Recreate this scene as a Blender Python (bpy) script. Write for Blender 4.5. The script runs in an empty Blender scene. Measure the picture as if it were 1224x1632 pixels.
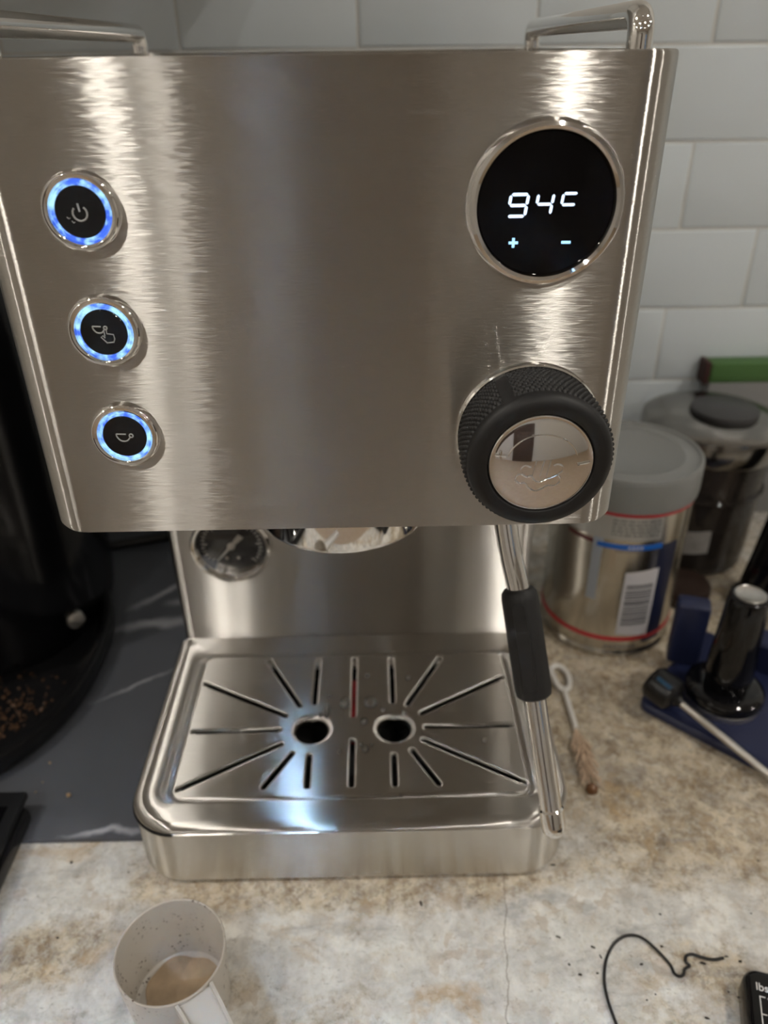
import bpy, bmesh, math, random
from mathutils import Vector, Matrix, Euler
from mathutils.geometry import delaunay_2d_cdt
random.seed(7)
PI = math.pi
scene = bpy.context.scene
C = scene.collection

# ------------------------------------------------------------------ camera
def cam_basis(pit, yaw, rol):
    fw = Vector((math.sin(yaw)*math.cos(pit), math.cos(yaw)*math.cos(pit), -math.sin(pit)))
    r = fw.cross(Vector((0, 0, 1))).normalized(); u = r.cross(fw)
    r2 = math.cos(rol)*r + math.sin(rol)*u; u2 = -math.sin(rol)*r + math.cos(rol)*u
    return Matrix((r2, u2, -fw)).transposed()
cd = bpy.data.cameras.new('camera'); cam = bpy.data.objects.new('camera', cd); C.objects.link(cam)
M4 = cam_basis(.5354, .0077, -.0142).to_4x4(); M4.translation = Vector((.0214, -.3177, .4685))
cam.matrix_world = M4
cd.sensor_fit = 'VERTICAL'; cd.sensor_height = 36.0; cd.lens = 36.0*1248.2/1632
cd.clip_start = .01; cd.clip_end = 50
cd.dof.use_dof = True; cd.dof.focus_distance = .345; cd.dof.aperture_fstop = cd.lens/3.9
scene.camera = cam
# ------------------------------------------------------------------ world, exposure
w = bpy.data.worlds.new('world'); scene.world = w; w.use_nodes = True
bg = w.node_tree.nodes['Background']; bg.inputs[0].default_value = (.42, .66, 1, 1); bg.inputs[1].default_value = 200.0
vs = scene.view_settings
vs.view_transform = 'Standard'; vs.look = 'None'; vs.gamma = 1.0; vs.use_curve_mapping = False
vs.exposure = 1.48
scene.cycles.use_denoising = True
scene.cycles.max_bounces = 10; scene.cycles.glossy_bounces = 6; scene.cycles.transmission_bounces = 8
scene.cycles.sample_clamp_indirect = 12.0
LAMP_E = 190.0            # radiance of a downlight lens
LAMP_COL = (1.0, .94, .845)

# ------------------------------------------------------------------ materials
def nt(name):
    m = bpy.data.materials.new(name); m.use_nodes = True
    t = m.node_tree; b = t.nodes['Principled BSDF']
    return m, t, b
def mat(name, col, rough=.5, metal=0, trans=0, ior=1.45, emit=None, es=0, coat=0, alpha=1, spec=.5, sss=0, bump=0, bscale=200, var=0, vscale=30):
    m, t, b = nt(name)
    b.inputs['Base Color'].default_value = (*col, 1)
    b.inputs['Roughness'].default_value = rough; b.inputs['Metallic'].default_value = metal
    b.inputs['Transmission Weight'].default_value = trans; b.inputs['IOR'].default_value = ior
    b.inputs['Coat Weight'].default_value = coat; b.inputs['Alpha'].default_value = alpha
    b.inputs['Specular IOR Level'].default_value = spec
    b.inputs['Subsurface Weight'].default_value = sss
    if emit:
        b.inputs['Emission Color'].default_value = (*emit, 1); b.inputs['Emission Strength'].default_value = es
    N = t.nodes; L = t.links
    if bump or var:
        tc = N.new('ShaderNodeTexCoord')
    if bump:
        n = N.new('ShaderNodeTexNoise'); n.inputs['Scale'].default_value = bscale; n.inputs['Detail'].default_value = 3
        bm_ = N.new('ShaderNodeBump'); bm_.inputs['Strength'].default_value = bump; bm_.inputs['Distance'].default_value = .001
        L.new(tc.outputs['Object'], n.inputs['Vector']); L.new(n.outputs[0], bm_.inputs['Height']); L.new(bm_.outputs[0], b.inputs['Normal'])
    if var:
        n = N.new('ShaderNodeTexNoise'); n.inputs['Scale'].default_value = vscale; n.inputs['Detail'].default_value = 4
        r = N.new('ShaderNodeMapRange'); r.inputs[3].default_value = 1-var; r.inputs[4].default_value = 1+var
        x = N.new('ShaderNodeVectorMath'); x.operation = 'SCALE'; x.inputs[0].default_value = col
        L.new(tc.outputs['Object'], n.inputs['Vector']); L.new(n.outputs[0], r.inputs[0]); L.new(r.outputs[0], x.inputs['Scale']); L.new(x.outputs[0], b.inputs['Base Color'])
    return m
def brushed(name, tan, scale, base=(.63, .61, .58), along=.62, across=.012, tilt=1.0, ragged=.07):
    """steel with fine grooves running across `tan`: slopes spread widely along tan and hardly at all across it"""
    m = bpy.data.materials.new(name); m.use_nodes = True; t = m.node_tree; N = t.nodes; L = t.links; N.remove(N['Principled BSDF'])
    g = N.new('ShaderNodeNewGeometry')
    mp = N.new('ShaderNodeVectorMath'); mp.operation = 'MULTIPLY'; mp.inputs[1].default_value = scale
    n = N.new('ShaderNodeTexNoise'); n.inputs['Scale'].default_value = 1; n.inputs['Detail'].default_value = 2.5; n.inputs['Roughness'].default_value = .6
    L.new(g.outputs['Position'], mp.inputs[0]); L.new(mp.outputs[0], n.inputs['Vector'])
    a = N.new('ShaderNodeMath'); a.operation = 'SUBTRACT'; a.inputs[1].default_value = .5; L.new(n.outputs[0], a.inputs[0])
    cx = N.new('ShaderNodeCombineXYZ')
    for i in range(3): cx.inputs[i].default_value = tan[i]
    s = N.new('ShaderNodeMath'); s.operation = 'MULTIPLY'; s.inputs[1].default_value = tilt; L.new(a.outputs[0], s.inputs[0])
    tv = N.new('ShaderNodeVectorMath'); tv.operation = 'SCALE'; tv.inputs[0].default_value = tan; L.new(s.outputs[0], tv.inputs['Scale'])
    n2 = N.new('ShaderNodeSeparateColor'); L.new(n.outputs[1], n2.inputs[0])
    a2 = N.new('ShaderNodeMath'); a2.operation = 'SUBTRACT'; a2.inputs[1].default_value = .5; L.new(n2.outputs[1], a2.inputs[0])
    s2_ = N.new('ShaderNodeMath'); s2_.operation = 'MULTIPLY'; s2_.inputs[1].default_value = ragged; L.new(a2.outputs[0], s2_.inputs[0])
    tv2 = N.new('ShaderNodeVectorMath'); tv2.operation = 'SCALE'; tv2.inputs[0].default_value = (1, 0, 0); L.new(s2_.outputs[0], tv2.inputs['Scale'])
    ad0 = N.new('ShaderNodeVectorMath'); ad0.operation = 'ADD'; L.new(tv.outputs[0], ad0.inputs[0]); L.new(tv2.outputs[0], ad0.inputs[1])
    ad = N.new('ShaderNodeVectorMath'); ad.operation = 'ADD'; L.new(g.outputs['Normal'], ad.inputs[0]); L.new(ad0.outputs[0], ad.inputs[1])
    no = N.new('ShaderNodeVectorMath'); no.operation = 'NORMALIZE'; L.new(ad.outputs[0], no.inputs[0])
    b = N.new('ShaderNodeBsdfAnisotropic'); b.distribution = 'MULTI_GGX'
    b.inputs['Color'].default_value = (*base, 1)
    al = math.sqrt(along*across)                      # node: alpha/(1+a) along the tangent, alpha*(1+a) across, a < 0
    b.inputs['Roughness'].default_value = math.sqrt(al); b.inputs['Anisotropy'].default_value = math.sqrt(across/along)-1
    L.new(no.outputs[0], b.inputs['Normal']); L.new(cx.outputs[0], b.inputs['Tangent'])
    L.new(b.outputs[0], N['Material Output'].inputs[0])
    return m
def granite():
    m, t, b = nt('granite'); N = t.nodes; L = t.links
    g = N.new('ShaderNodeTexCoord').outputs['Object']
    def noise(sc, det=6, ro=.6, dist=0, rot=0, stretch=(1, 1, 1)):
        mp = N.new('ShaderNodeMapping'); mp.inputs['Rotation'].default_value = (0, 0, rot); mp.inputs['Scale'].default_value = stretch
        L.new(g, mp.inputs[0])
        n = N.new('ShaderNodeTexNoise'); n.inputs['Scale'].default_value = sc; n.inputs['Detail'].default_value = det
        n.inputs['Roughness'].default_value = ro; n.inputs['Distortion'].default_value = dist
        L.new(mp.outputs[0], n.inputs['Vector']); return n.outputs[0]
    def rng(v, a, b_, c=0, d=1):
        r = N.new('ShaderNodeMapRange'); r.inputs[1].default_value = a; r.inputs[2].default_value = b_; r.inputs[3].default_value = c; r.inputs[4].default_value = d
        L.new(v, r.inputs[0]); return r.outputs[0]
    def mix(f, c1, c2):
        x = N.new('ShaderNodeMix'); x.data_type = 'RGBA'
        for s, v in ((x.inputs[0], f), (x.inputs[6], c1), (x.inputs[7], c2)):
            if isinstance(v, tuple): s.default_value = (*v, 1)
            elif isinstance(v, float): s.default_value = v
            else: L.new(v, s)
        return x.outputs[2]
    def math_(op, a, b_):
        x = N.new('ShaderNodeMath'); x.operation = op
        for s, v in ((x.inputs[0], a), (x.inputs[1], b_)):
            if isinstance(v, (int, float)): s.default_value = v
            else: L.new(v, s)
        return x.outputs[0]
    def patch(cx, cy, rx, ry, rot):       # a mineral patch with its own place in the slab
        mp = N.new('ShaderNodeMapping'); mp.vector_type = 'TEXTURE'
        mp.inputs['Location'].default_value = (cx, cy, 0); mp.inputs['Rotation'].default_value = (0, 0, rot); mp.inputs['Scale'].default_value = (rx, ry, 1)
        L.new(g, mp.inputs[0])
        w_ = N.new('ShaderNodeVectorMath'); w_.operation = 'ADD'
        ns = N.new('ShaderNodeTexNoise'); ns.inputs['Scale'].default_value = 28; ns.inputs['Detail'].default_value = 5; L.new(g, ns.inputs['Vector'])
        sc = N.new('ShaderNodeVectorMath'); sc.operation = 'MULTIPLY_ADD'; sc.inputs[1].default_value = (1.6, 1.6, 0); sc.inputs[2].default_value = (-.8, -.8, 0)
        L.new(ns.outputs[1], sc.inputs[0]); L.new(mp.outputs[0], w_.inputs[0]); L.new(sc.outputs[0], w_.inputs[1])
        ln = N.new('ShaderNodeVectorMath'); ln.operation = 'LENGTH'; L.new(w_.outputs[0], ln.inputs[0])
        return rng(ln.outputs['Value'], .55, 1.15, 1, 0)
    white = mix(rng(noise(34, 7, .7, .4), .35, .66), (.76, .745, .70), (.46, .45, .43))
    beige = mix(rng(noise(60, 8, .72, .6), .36, .64), (.62, .54, .41), (.27, .21, .145))
    low = noise(7.5, 4, .55, .8, .5, (1, 1.7, 1))
    f = rng(low, .47, .62)
    for pp in ((.24, .06, .17, .09, -.35), (.33, .25, .16, .28, 0), (.0, .0, .2, .026, 0), (-.19, -.045, .05, .026, .4), (.185, .15, .1, .16, 0)):
        f = math_('MAXIMUM', f, patch(*pp))
    for pp in ((-.2, .005, .05, .03, 0), (-.03, -.05, .06, .03, .1), (.1, -.075, .1, .035, .1), (.19, -.03, .06, .022, -.2)):
        f = math_('SUBTRACT', f, patch(*pp))
    f.node.use_clamp = True
    grain = rng(noise(170, 8, .82), .34, .66, -.5, .5)
    f2 = math_('ADD', f, grain); f2.node.use_clamp = True
    col = mix(f2, white, beige)
    col = mix(math_('MULTIPLY', rng(noise(13, 6, .6, 1.2, .3, (1, 2.2, 1)), .56, .68), .55), col, (.27, .265, .265))     # grey clouds
    col = mix(math_('MULTIPLY', rng(noise(17, 5, .6, 1.0, .9), .6, .7), .6), col, (.42, .27, .11))                       # rust
    col = mix(math_('MULTIPLY', rng(noise(150, 4, .7, .5, .4, (1, 2, 1)), .6, .72), .6), col, (.11, .085, .06))          # dark flecks
    def cells(sc, lo, hi):
        v = N.new('ShaderNodeTexVoronoi'); v.inputs['Scale'].default_value = sc; v.inputs['Randomness'].default_value = 1
        nz = N.new('ShaderNodeTexNoise'); nz.inputs['Scale'].default_value = sc*.8; nz.inputs['Detail'].default_value = 3; L.new(g, nz.inputs['Vector'])
        wv = N.new('ShaderNodeVectorMath'); wv.operation = 'MULTIPLY_ADD'; wv.inputs[1].default_value = (.012, .012, .012); L.new(nz.outputs[1], wv.inputs[0]); L.new(g, wv.inputs[2])
        L.new(wv.outputs[0], v.inputs['Vector'])
        sp_ = N.new('ShaderNodeSeparateColor'); L.new(v.outputs['Color'], sp_.inputs[0])
        return rng(sp_.outputs[0], lo, hi)
    col = mix(math_('MULTIPLY', cells(240, .74, .80), .2), col, (.80, .78, .72))
    col = mix(math_('MULTIPLY', math_('MULTIPLY', cells(300, .76, .82), f2), .38), col, (.115, .085, .06))
    col = mix(math_('MULTIPLY', math_('MULTIPLY', cells(120, .80, .84), rng(noise(22, 3), .45, .6)), .35), col, (.34, .23, .12))
    # hair crack
    mp = N.new('ShaderNodeMapping'); mp.inputs['Rotation'].default_value = (0, 0, .12); L.new(g, mp.inputs[0])
    sp = N.new('ShaderNodeSeparateXYZ'); L.new(mp.outputs[0], sp.inputs[0])
    wob = rng(noise(40, 5, .6), 0, 1, -.006, .006)
    d = math_('ABSOLUTE', math_('ADD', math_('SUBTRACT', sp.outputs[0], .0985), wob), 0)
    col = mix(math_('MULTIPLY', rng(d, .0002, .0007, 1, 0), .55), col, (.16, .12, .08))
    L.new(col, b.inputs['Base Color'])
    b.inputs['Roughness'].default_value = .22
    L.new(rng(noise(90, 4, .6), .3, .7, .16, .36), b.inputs['Roughness'])
    return m
VEINS = ((-.192, .318, .05, .006, .75, .9), (-.185, .268, .075, .009, .3, .8), (-.165, .30, .03, .008, .2, .7), (-.185, .185, .045, .003, .55, .6), (-.1475, .115, .035, .007, 1.45, .8), (-.172, .040, .035, .004, .12, .9))
def marble_black():
    m, t, b = nt('black_marble'); N = t.nodes; L = t.links
    g = N.new('ShaderNodeTexCoord').outputs['Object']
    def vein(sc, rot, st, wd, off, lo, hi):
        mp = N.new('ShaderNodeMapping'); mp.inputs['Rotation'].default_value = (0, 0, rot); mp.inputs['Scale'].default_value = st; mp.inputs['Location'].default_value = off
        L.new(g, mp.inputs[0])
        n = N.new('ShaderNodeTexNoise'); n.inputs['Scale'].default_value = sc; n.inputs['Detail'].default_value = 4; n.inputs['Distortion'].default_value = .5
        L.new(mp.outputs[0], n.inputs['Vector'])
        a = N.new('ShaderNodeMath'); a.operation = 'SUBTRACT'; a.inputs[1].default_value = .5; L.new(n.outputs[0], a.inputs[0])
        b2 = N.new('ShaderNodeMath'); b2.operation = 'ABSOLUTE'; L.new(a.outputs[0], b2.inputs[0])
        r = N.new('ShaderNodeMapRange'); r.inputs[1].default_value = 0; r.inputs[2].default_value = wd; r.inputs[3].default_value = 1; r.inputs[4].default_value = 0; L.new(b2.outputs[0], r.inputs[0])
        k = N.new('ShaderNodeTexNoise'); k.inputs['Scale'].default_value = sc*1.1; L.new(mp.outputs[0], k.inputs['Vector'])
        r2 = N.new('ShaderNodeMapRange'); r2.inputs[1].default_value = lo; r2.inputs[2].default_value = hi; L.new(k.outputs[1], r2.inputs[0])
        q = N.new('ShaderNodeMath'); q.operation = 'MULTIPLY'; L.new(r.outputs[0], q.inputs[0]); L.new(r2.outputs[0], q.inputs[1])
        return q.outputs[0]
    def streak(cx, cy, lx, wy, rot, k):      # one vein with its own place in the slab
        mp = N.new('ShaderNodeMapping'); mp.vector_type = 'TEXTURE'; mp.inputs['Location'].default_value = (cx, cy, 0); mp.inputs['Rotation'].default_value = (0, 0, rot); mp.inputs['Scale'].default_value = (lx, wy, 1)
        ns = N.new('ShaderNodeTexNoise'); ns.inputs['Scale'].default_value = 26; ns.inputs['Detail'].default_value = 5; L.new(g, ns.inputs['Vector'])
        sc = N.new('ShaderNodeVectorMath'); sc.operation = 'MULTIPLY_ADD'; sc.inputs[1].default_value = (.03, .03, 0); sc.inputs[2].default_value = (-.015, -.015, 0); L.new(ns.outputs[1], sc.inputs[0])
        ad_ = N.new('ShaderNodeVectorMath'); ad_.operation = 'ADD'; L.new(g, ad_.inputs[0]); L.new(sc.outputs[0], ad_.inputs[1]); L.new(ad_.outputs[0], mp.inputs[0])
        ln = N.new('ShaderNodeVectorMath'); ln.operation = 'LENGTH'; L.new(mp.outputs[0], ln.inputs[0])
        r = N.new('ShaderNodeMapRange'); r.inputs[1].default_value = .1; r.inputs[2].default_value = 1; r.inputs[3].default_value = k; r.inputs[4].default_value = 0; L.new(ln.outputs['Value'], r.inputs[0])
        return r.outputs[0]
    vs_ = [vein(5, .35, (.6, 1.3, 1), .012, (1.3, .55, 0), .52, .68)]
    for a in VEINS: vs_.append(streak(*a))
    acc = vs_[0]
    for q in vs_[1:]:
        ad = N.new('ShaderNodeMath'); ad.operation = 'ADD'; ad.use_clamp = True; L.new(acc, ad.inputs[0]); L.new(q, ad.inputs[1]); acc = ad.outputs[0]
    x = N.new('ShaderNodeMix'); x.data_type = 'RGBA'; x.inputs[6].default_value = (.080, .086, .102, 1); x.inputs[7].default_value = (.50, .51, .56, 1)
    L.new(acc, x.inputs[0]); L.new(x.outputs[2], b.inputs['Base Color']); b.inputs['Roughness'].default_value = .42
    return m
def wood(name, c1, c2, rough=.45, sc=3):
    m, t, b = nt(name); N = t.nodes; L = t.links
    tc = N.new('ShaderNodeTexCoord'); mp = N.new('ShaderNodeMapping'); mp.inputs['Scale'].default_value = (6, 6, .5); L.new(tc.outputs['Object'], mp.inputs[0])
    n = N.new('ShaderNodeTexNoise'); n.inputs['Scale'].default_value = sc; n.inputs['Detail'].default_value = 6; L.new(mp.outputs[0], n.inputs['Vector'])
    x = N.new('ShaderNodeMix'); x.data_type = 'RGBA'; x.inputs[6].default_value = (*c1, 1); x.inputs[7].default_value = (*c2, 1)
    L.new(n.outputs[0], x.inputs[0]); L.new(x.outputs[2], b.inputs['Base Color']); b.inputs['Roughness'].default_value = rough
    return m
def glassy(name, tint=(1, 1, 1), body=.0, rough=.03, bodycol=(.05, .05, .05), ior=1.45):
    """thin clear sheet: lets light straight through, reflects by fresnel, optional tint body"""
    m = bpy.data.materials.new(name); m.use_nodes = True; t = m.node_tree; N = t.nodes; L = t.links; N.remove(N['Principled BSDF'])
    out = N['Material Output']; tr = N.new('ShaderNodeBsdfTransparent'); tr.inputs[0].default_value = (*tint, 1)
    gl = N.new('ShaderNodeBsdfGlossy'); gl.inputs['Roughness'].default_value = rough
    fr = N.new('ShaderNodeFresnel'); fr.inputs[0].default_value = ior
    mx = N.new('ShaderNodeMixShader'); L.new(fr.outputs[0], mx.inputs[0]); L.new(gl.outputs[0], mx.inputs[2])
    if body:
        df = N.new('ShaderNodeBsdfDiffuse'); df.inputs[0].default_value = (*bodycol, 1)
        m2 = N.new('ShaderNodeMixShader'); m2.inputs[0].default_value = body; L.new(tr.outputs[0], m2.inputs[1]); L.new(df.outputs[0], m2.inputs[2]); L.new(m2.outputs[0], mx.inputs[1])
    else: L.new(tr.outputs[0], mx.inputs[1])
    L.new(mx.outputs[0], out.inputs[0]); return m
def lightring():
    m, t, b = nt('blue_light_ring'); N = t.nodes; L = t.links
    tc = N.new('ShaderNodeTexCoord'); n = N.new('ShaderNodeTexNoise'); n.inputs['Scale'].default_value = 260; n.inputs['Detail'].default_value = 2
    L.new(tc.outputs['Object'], n.inputs['Vector'])
    r = N.new('ShaderNodeValToRGB'); r.color_ramp.elements[0].position = .40; r.color_ramp.elements[0].color = (.045, .12, .66, 1)
    r.color_ramp.elements[1].position = .64; r.color_ramp.elements[1].color = (.42, .78, 1, 1)
    L.new(n.outputs[0], r.inputs[0]); L.new(r.outputs[0], b.inputs['Emission Color']); b.inputs['Emission Strength'].default_value = .44
    b.inputs['Base Color'].default_value = (.05, .1, .3, 1); b.inputs['Roughness'].default_value = .12
    return m

STEEL_V = brushed('brushed_steel_upright', (0, 0, 1), (150, 150, 2300))
STEEL_B = brushed('brushed_steel_base', (0, 0, 1), (120, 120, 2000), base=(.70, .68, .64), along=.24, across=.012, tilt=.5, ragged=.04)
STEEL_H = brushed('brushed_steel_flat', (0, 1, 0), (50, 1300, 50), base=(.74, .72, .69), along=.9, across=.010, tilt=.35, ragged=.02)
STEEL_C = brushed('brushed_steel_column', (0, 0, 1), (50, 50, 1300), base=(.74, .72, .69), along=.7, across=.010, tilt=.35, ragged=.02)
CHROME = mat('chrome', (.82, .81, .79), .05, 1)
SATIN = mat('satin_steel', (.62, .60, .57), .28, 1)
SATIN2 = mat('satin_grey_steel', (.50, .50, .48), .38, 1)
RUBBER = mat('black_rubber', (.012, .012, .013), .55, bump=.15, bscale=900)
BLACK = mat('black_plastic', (.006, .006, .007), .28)
GLOSSBLACK = mat('black_gloss', (.004, .004, .005), .06)
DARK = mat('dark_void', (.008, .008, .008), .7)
SCREEN = mat('screen_glass', (.002, .0015, .002), .04, spec=.12)
LED = mat('led_white', (.8, .85, 1), .4, emit=(.58, .76, 1), es=.62)
LEDB = mat('led_blue', (.5, .8, 1), .4, emit=(.28, .62, 1), es=.5)
ICON = mat('icon_grey', (.42, .43, .43), .5)
RING = lightring()
RED = mat('red_plastic', (.30, .012, .016), .4)
REDBAND = mat('red_print', (.50, .02, .03), .35)
GRANITE = granite(); MARBLE = marble_black()
TILE = mat('tile_glaze', (.71, .77, .81), .2, bump=.05, bscale=14)
GROUT = mat('grout', (.66, .66, .64), .8)
WHITEPAINT = mat('white_paint', (.62, .60, .56), .6)
CEIL = mat('ceiling_paint', (.82, .81, .79), .8)
WALLP = mat('wall_paint', (.56, .54, .51), .7)
CABW = mat('cabinet_paint', (.56, .55, .53), .5)
FLOORW = wood('oak_floor', (.40, .31, .22), (.28, .20, .13))
BROWNW = wood('walnut', (.075, .046, .032), (.045, .026, .018))
NAVY = mat('navy_plastic', (.016, .022, .066), .38)
WHITEP = mat('white_plastic', (.72, .70, .67), .4)
PANE = glassy('window_glass'); PANE_T = glassy('dimming_glass', (.022, .022, .022))  # second pane: dark tint added to dim the daylight through the wall window
GAUGEGLASS = glassy('gauge_glass')
WATER = glassy('water', (.92, .93, .94), 0, .06, ior=1.7)

# ------------------------------------------------------------------ mesh helpers
def finish(name, bm, m, parent=None, sharp=35, smooth=True):
    bm.normal_update()
    off = Vector((0, 0, 0))
    p = parent
    while p is not None: off += p.location; p = p.parent
    if off.length: bmesh.ops.translate(bm, verts=bm.verts, vec=-off)
    me = bpy.data.meshes.new(name); bm.to_mesh(me); bm.free()
    if smooth:
        for f in me.polygons: f.use_smooth = True
        me.set_sharp_from_angle(angle=math.radians(sharp))
    for x in (m if isinstance(m, (list, tuple)) else [m]): me.materials.append(x)
    o = bpy.data.objects.new(name, me); C.objects.link(o)
    if parent is not None: o.parent = parent
    return o
def thing(name, label, cat, loc=(0, 0, 0), group=None):
    o = bpy.data.objects.new(name, None); C.objects.link(o); o.location = loc; o.empty_display_size = .02
    return tag(o, label, cat, group)
def tag(o, label, cat, group=None, kind=None):
    o['label'] = label; o['category'] = cat
    if group: o['group'] = group
    if kind: o['kind'] = kind
    return o
def group_empty(name, parent, label=None):
    o = bpy.data.objects.new(name, None); C.objects.link(o); o.parent = parent; o.empty_display_size = .01
    if label: o['label'] = label
    return o
def box(bm, x0, x1, y0, y1, z0, z1, bev=0, seg=2, rotz=0, pivot=None):
    r = bmesh.ops.create_cube(bm, size=1); v = r['verts']
    bmesh.ops.scale(bm, verts=v, vec=(x1-x0, y1-y0, z1-z0)); bmesh.ops.translate(bm, verts=v, vec=((x0+x1)/2, (y0+y1)/2, (z0+z1)/2))
    if bev:
        e = list({e for q in v for e in q.link_edges})
        r2 = bmesh.ops.bevel(bm, geom=e, offset=bev, segments=seg, affect='EDGES', profile=.5)
        v = list({q for f in r2['faces'] for q in f.verts} | {q for q in v if q.is_valid})
    if rotz:
        c = Vector(pivot) if pivot else Vector(((x0+x1)/2, (y0+y1)/2, 0))
        bmesh.ops.rotate(bm, verts=v, cent=c, matrix=Matrix.Rotation(rotz, 3, 'Z'))
    return v
def Bx(*a, **k):
    bm = bmesh.new(); box(bm, *a, **k); return bm
def rings(bm, loops, closed_u=True, cap0=False, cap1=False):
    vs_ = [[bm.verts.new(p) for p in l] for l in loops]
    n = len(loops[0])
    for a, b in zip(vs_[:-1], vs_[1:]):
        for i in range(n if closed_u else n-1):
            j = (i+1) % n
            bm.faces.new((a[i], a[j], b[j], b[i]))
    if cap0: bm.faces.new(list(reversed(vs_[0])))
    if cap1: bm.faces.new(vs_[-1])
    return vs_
def frame(axis):
    a = Vector(axis).normalized()
    t = Vector((1, 0, 0)) if abs(a.x) < .8 else Vector((0, 0, 1))
    u = (t - a*a.dot(t)).normalized(); v = a.cross(u)
    return a, u, v
def lathe(profile, origin, axis=(0, 0, 1), seg=64, cap0=True, cap1=True, bm=None):
    """profile: (radius, along-axis)"""
    bm = bm or bmesh.new(); a, u, v = frame(axis); o = Vector(origin)
    L_ = []
    for r, h in profile:
        r = max(r, 1e-5)
        L_.append([o + a*h + (u*math.cos(2*PI*i/seg) + v*math.sin(2*PI*i/seg))*r for i in range(seg)])
    rings(bm, L_, True, cap0, cap1)
    bmesh.ops.recalc_face_normals(bm, faces=bm.faces); return bm
def tube(path, r, seg=12, bm=None, closed=False, rr=None, caps=True):
    bm = bm or bmesh.new(); P = [Vector(p) for p in path]; n = len(P)
    T = []
    for i in range(n):
        if closed: d = P[(i+1) % n]-P[i-1]
        else: d = P[min(i+1, n-1)]-P[max(i-1, 0)]
        T.append(d.normalized())
    u = T[0].orthogonal().normalized(); L_ = []
    for i in range(n):
        u = (u - T[i]*u.dot(T[i])).normalized(); v = T[i].cross(u); q = rr[i] if rr else r
        L_.append([P[i] + (u*math.cos(2*PI*k/seg)+v*math.sin(2*PI*k/seg))*q for k in range(seg)])
    if closed: L_.append(L_[0]); 
    rings(bm, L_, True, caps and not closed, caps and not closed)
    if closed: bmesh.ops.remove_doubles(bm, verts=bm.verts, dist=1e-7)
    bmesh.ops.recalc_face_normals(bm, faces=bm.faces); return bm
def smooth_path(pts, n=8, closed=False):
    P = [Vector(p) for p in pts]; out = []; m = len(P)
    for i in range(m if closed else m-1):
        if closed: a, b, c, d = P[i-1], P[i], P[(i+1) % m], P[(i+2) % m]
        else: a, b, c, d = P[max(i-1, 0)], P[i], P[i+1], P[min(i+2, m-1)]
        for k in range(n):
            t = k/n
            out.append(.5*((2*b)+(c-a)*t+(2*a-5*b+4*c-d)*t*t+(3*b-a-3*c+d)*t**3))
    if not closed: out.append(P[-1])
    return out
def rrect(x0, x1, y0, y1, rs, n=8):
    """rounded rectangle, counter-clockwise from bottom right; rs = radii for (x1,y0),(x1,y1),(x0,y1),(x0,y0)"""
    if not isinstance(rs, (tuple, list)): rs = (rs,)*4
    out = []
    for (cx, cy, sx, sy, a0), r in zip(((x1, y0, -1, 1, -PI/2), (x1, y1, -1, -1, 0), (x0, y1, 1, -1, PI/2), (x0, y0, 1, 1, PI)), rs):
        r = max(r, 1e-4)
        for i in range(n+1):
            t = a0 + PI/2*i/n
            out.append((cx+sx*r+math.cos(t)*r, cy+sy*r+math.sin(t)*r))
    return out
def lift(loop, z): return [Vector((x, y, z)) for x, y in loop]
def poly_extrude(bm, pts, n, d):
    """pts: 3D planar polygon, extruded by d along n"""
    n = Vector(n)*d
    a = [bm.verts.new(Vector(p)) for p in pts]; b = [bm.verts.new(Vector(p)+n) for p in pts]
    k = len(pts)
    bm.faces.new(a); bm.faces.new(list(reversed(b)))
    for i in range(k): bm.faces.new((a[i], b[i], b[(i+1) % k], a[(i+1) % k]))
def text_mesh(s, size, extrude=.0001):
    cu = bpy.data.curves.new('lettering', 'FONT'); cu.body = s; cu.size = size; cu.extrude = extrude
    o = bpy.data.objects.new('lettering', cu); C.objects.link(o)
    dg = bpy.context.evaluated_depsgraph_get(); me = bpy.data.meshes.new_from_object(o.evaluated_get(dg))
    bpy.data.objects.remove(o); bm = bmesh.new(); bm.from_mesh(me); bpy.data.meshes.remove(me)
    return bm

# ================================================================== SETTING
YW = .482; ZF = -.91; ZC = 1.62; XL, XR, YB = -2.4, 3.1, -3.0
def struct(o, label, cat): return tag(o, label, cat, kind='structure')
struct(finish('floor', Bx(XL, XR, YB, YW, ZF-.05, ZF), FLOORW), 'oak plank kitchen floor below the counter', 'floor')
SX0, SX1, SY0, SY1 = -.33, -.215, -2.3, -1.35
bm = bmesh.new()
box(bm, XL, SX0, YB, YW, ZC, ZC+.12); box(bm, SX1, XR, YB, YW, ZC, ZC+.12); box(bm, SX0, SX1, YB, SY0, ZC, ZC+.12); box(bm, SX0, SX1, SY1, YW, ZC, ZC+.12)
struct(finish('ceiling', bm, CEIL), 'white painted kitchen ceiling above the counter', 'ceiling')
wb = struct(finish('wall_back', Bx(XL, XR, YW-.0008, YW+.1, ZF, ZC), GROUT), 'wall behind the espresso machine covered in pale grey subway tile', 'wall')
struct(finish('wall_left', Bx(XL-.1, XL, YB, YW+.1, ZF, ZC), WALLP), 'beige painted side wall of the kitchen', 'wall')
struct(finish('wall_right', Bx(XR, XR+.1, YB, YW+.1, ZF, ZC), WALLP), 'beige painted side wall across from the other', 'wall')
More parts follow.
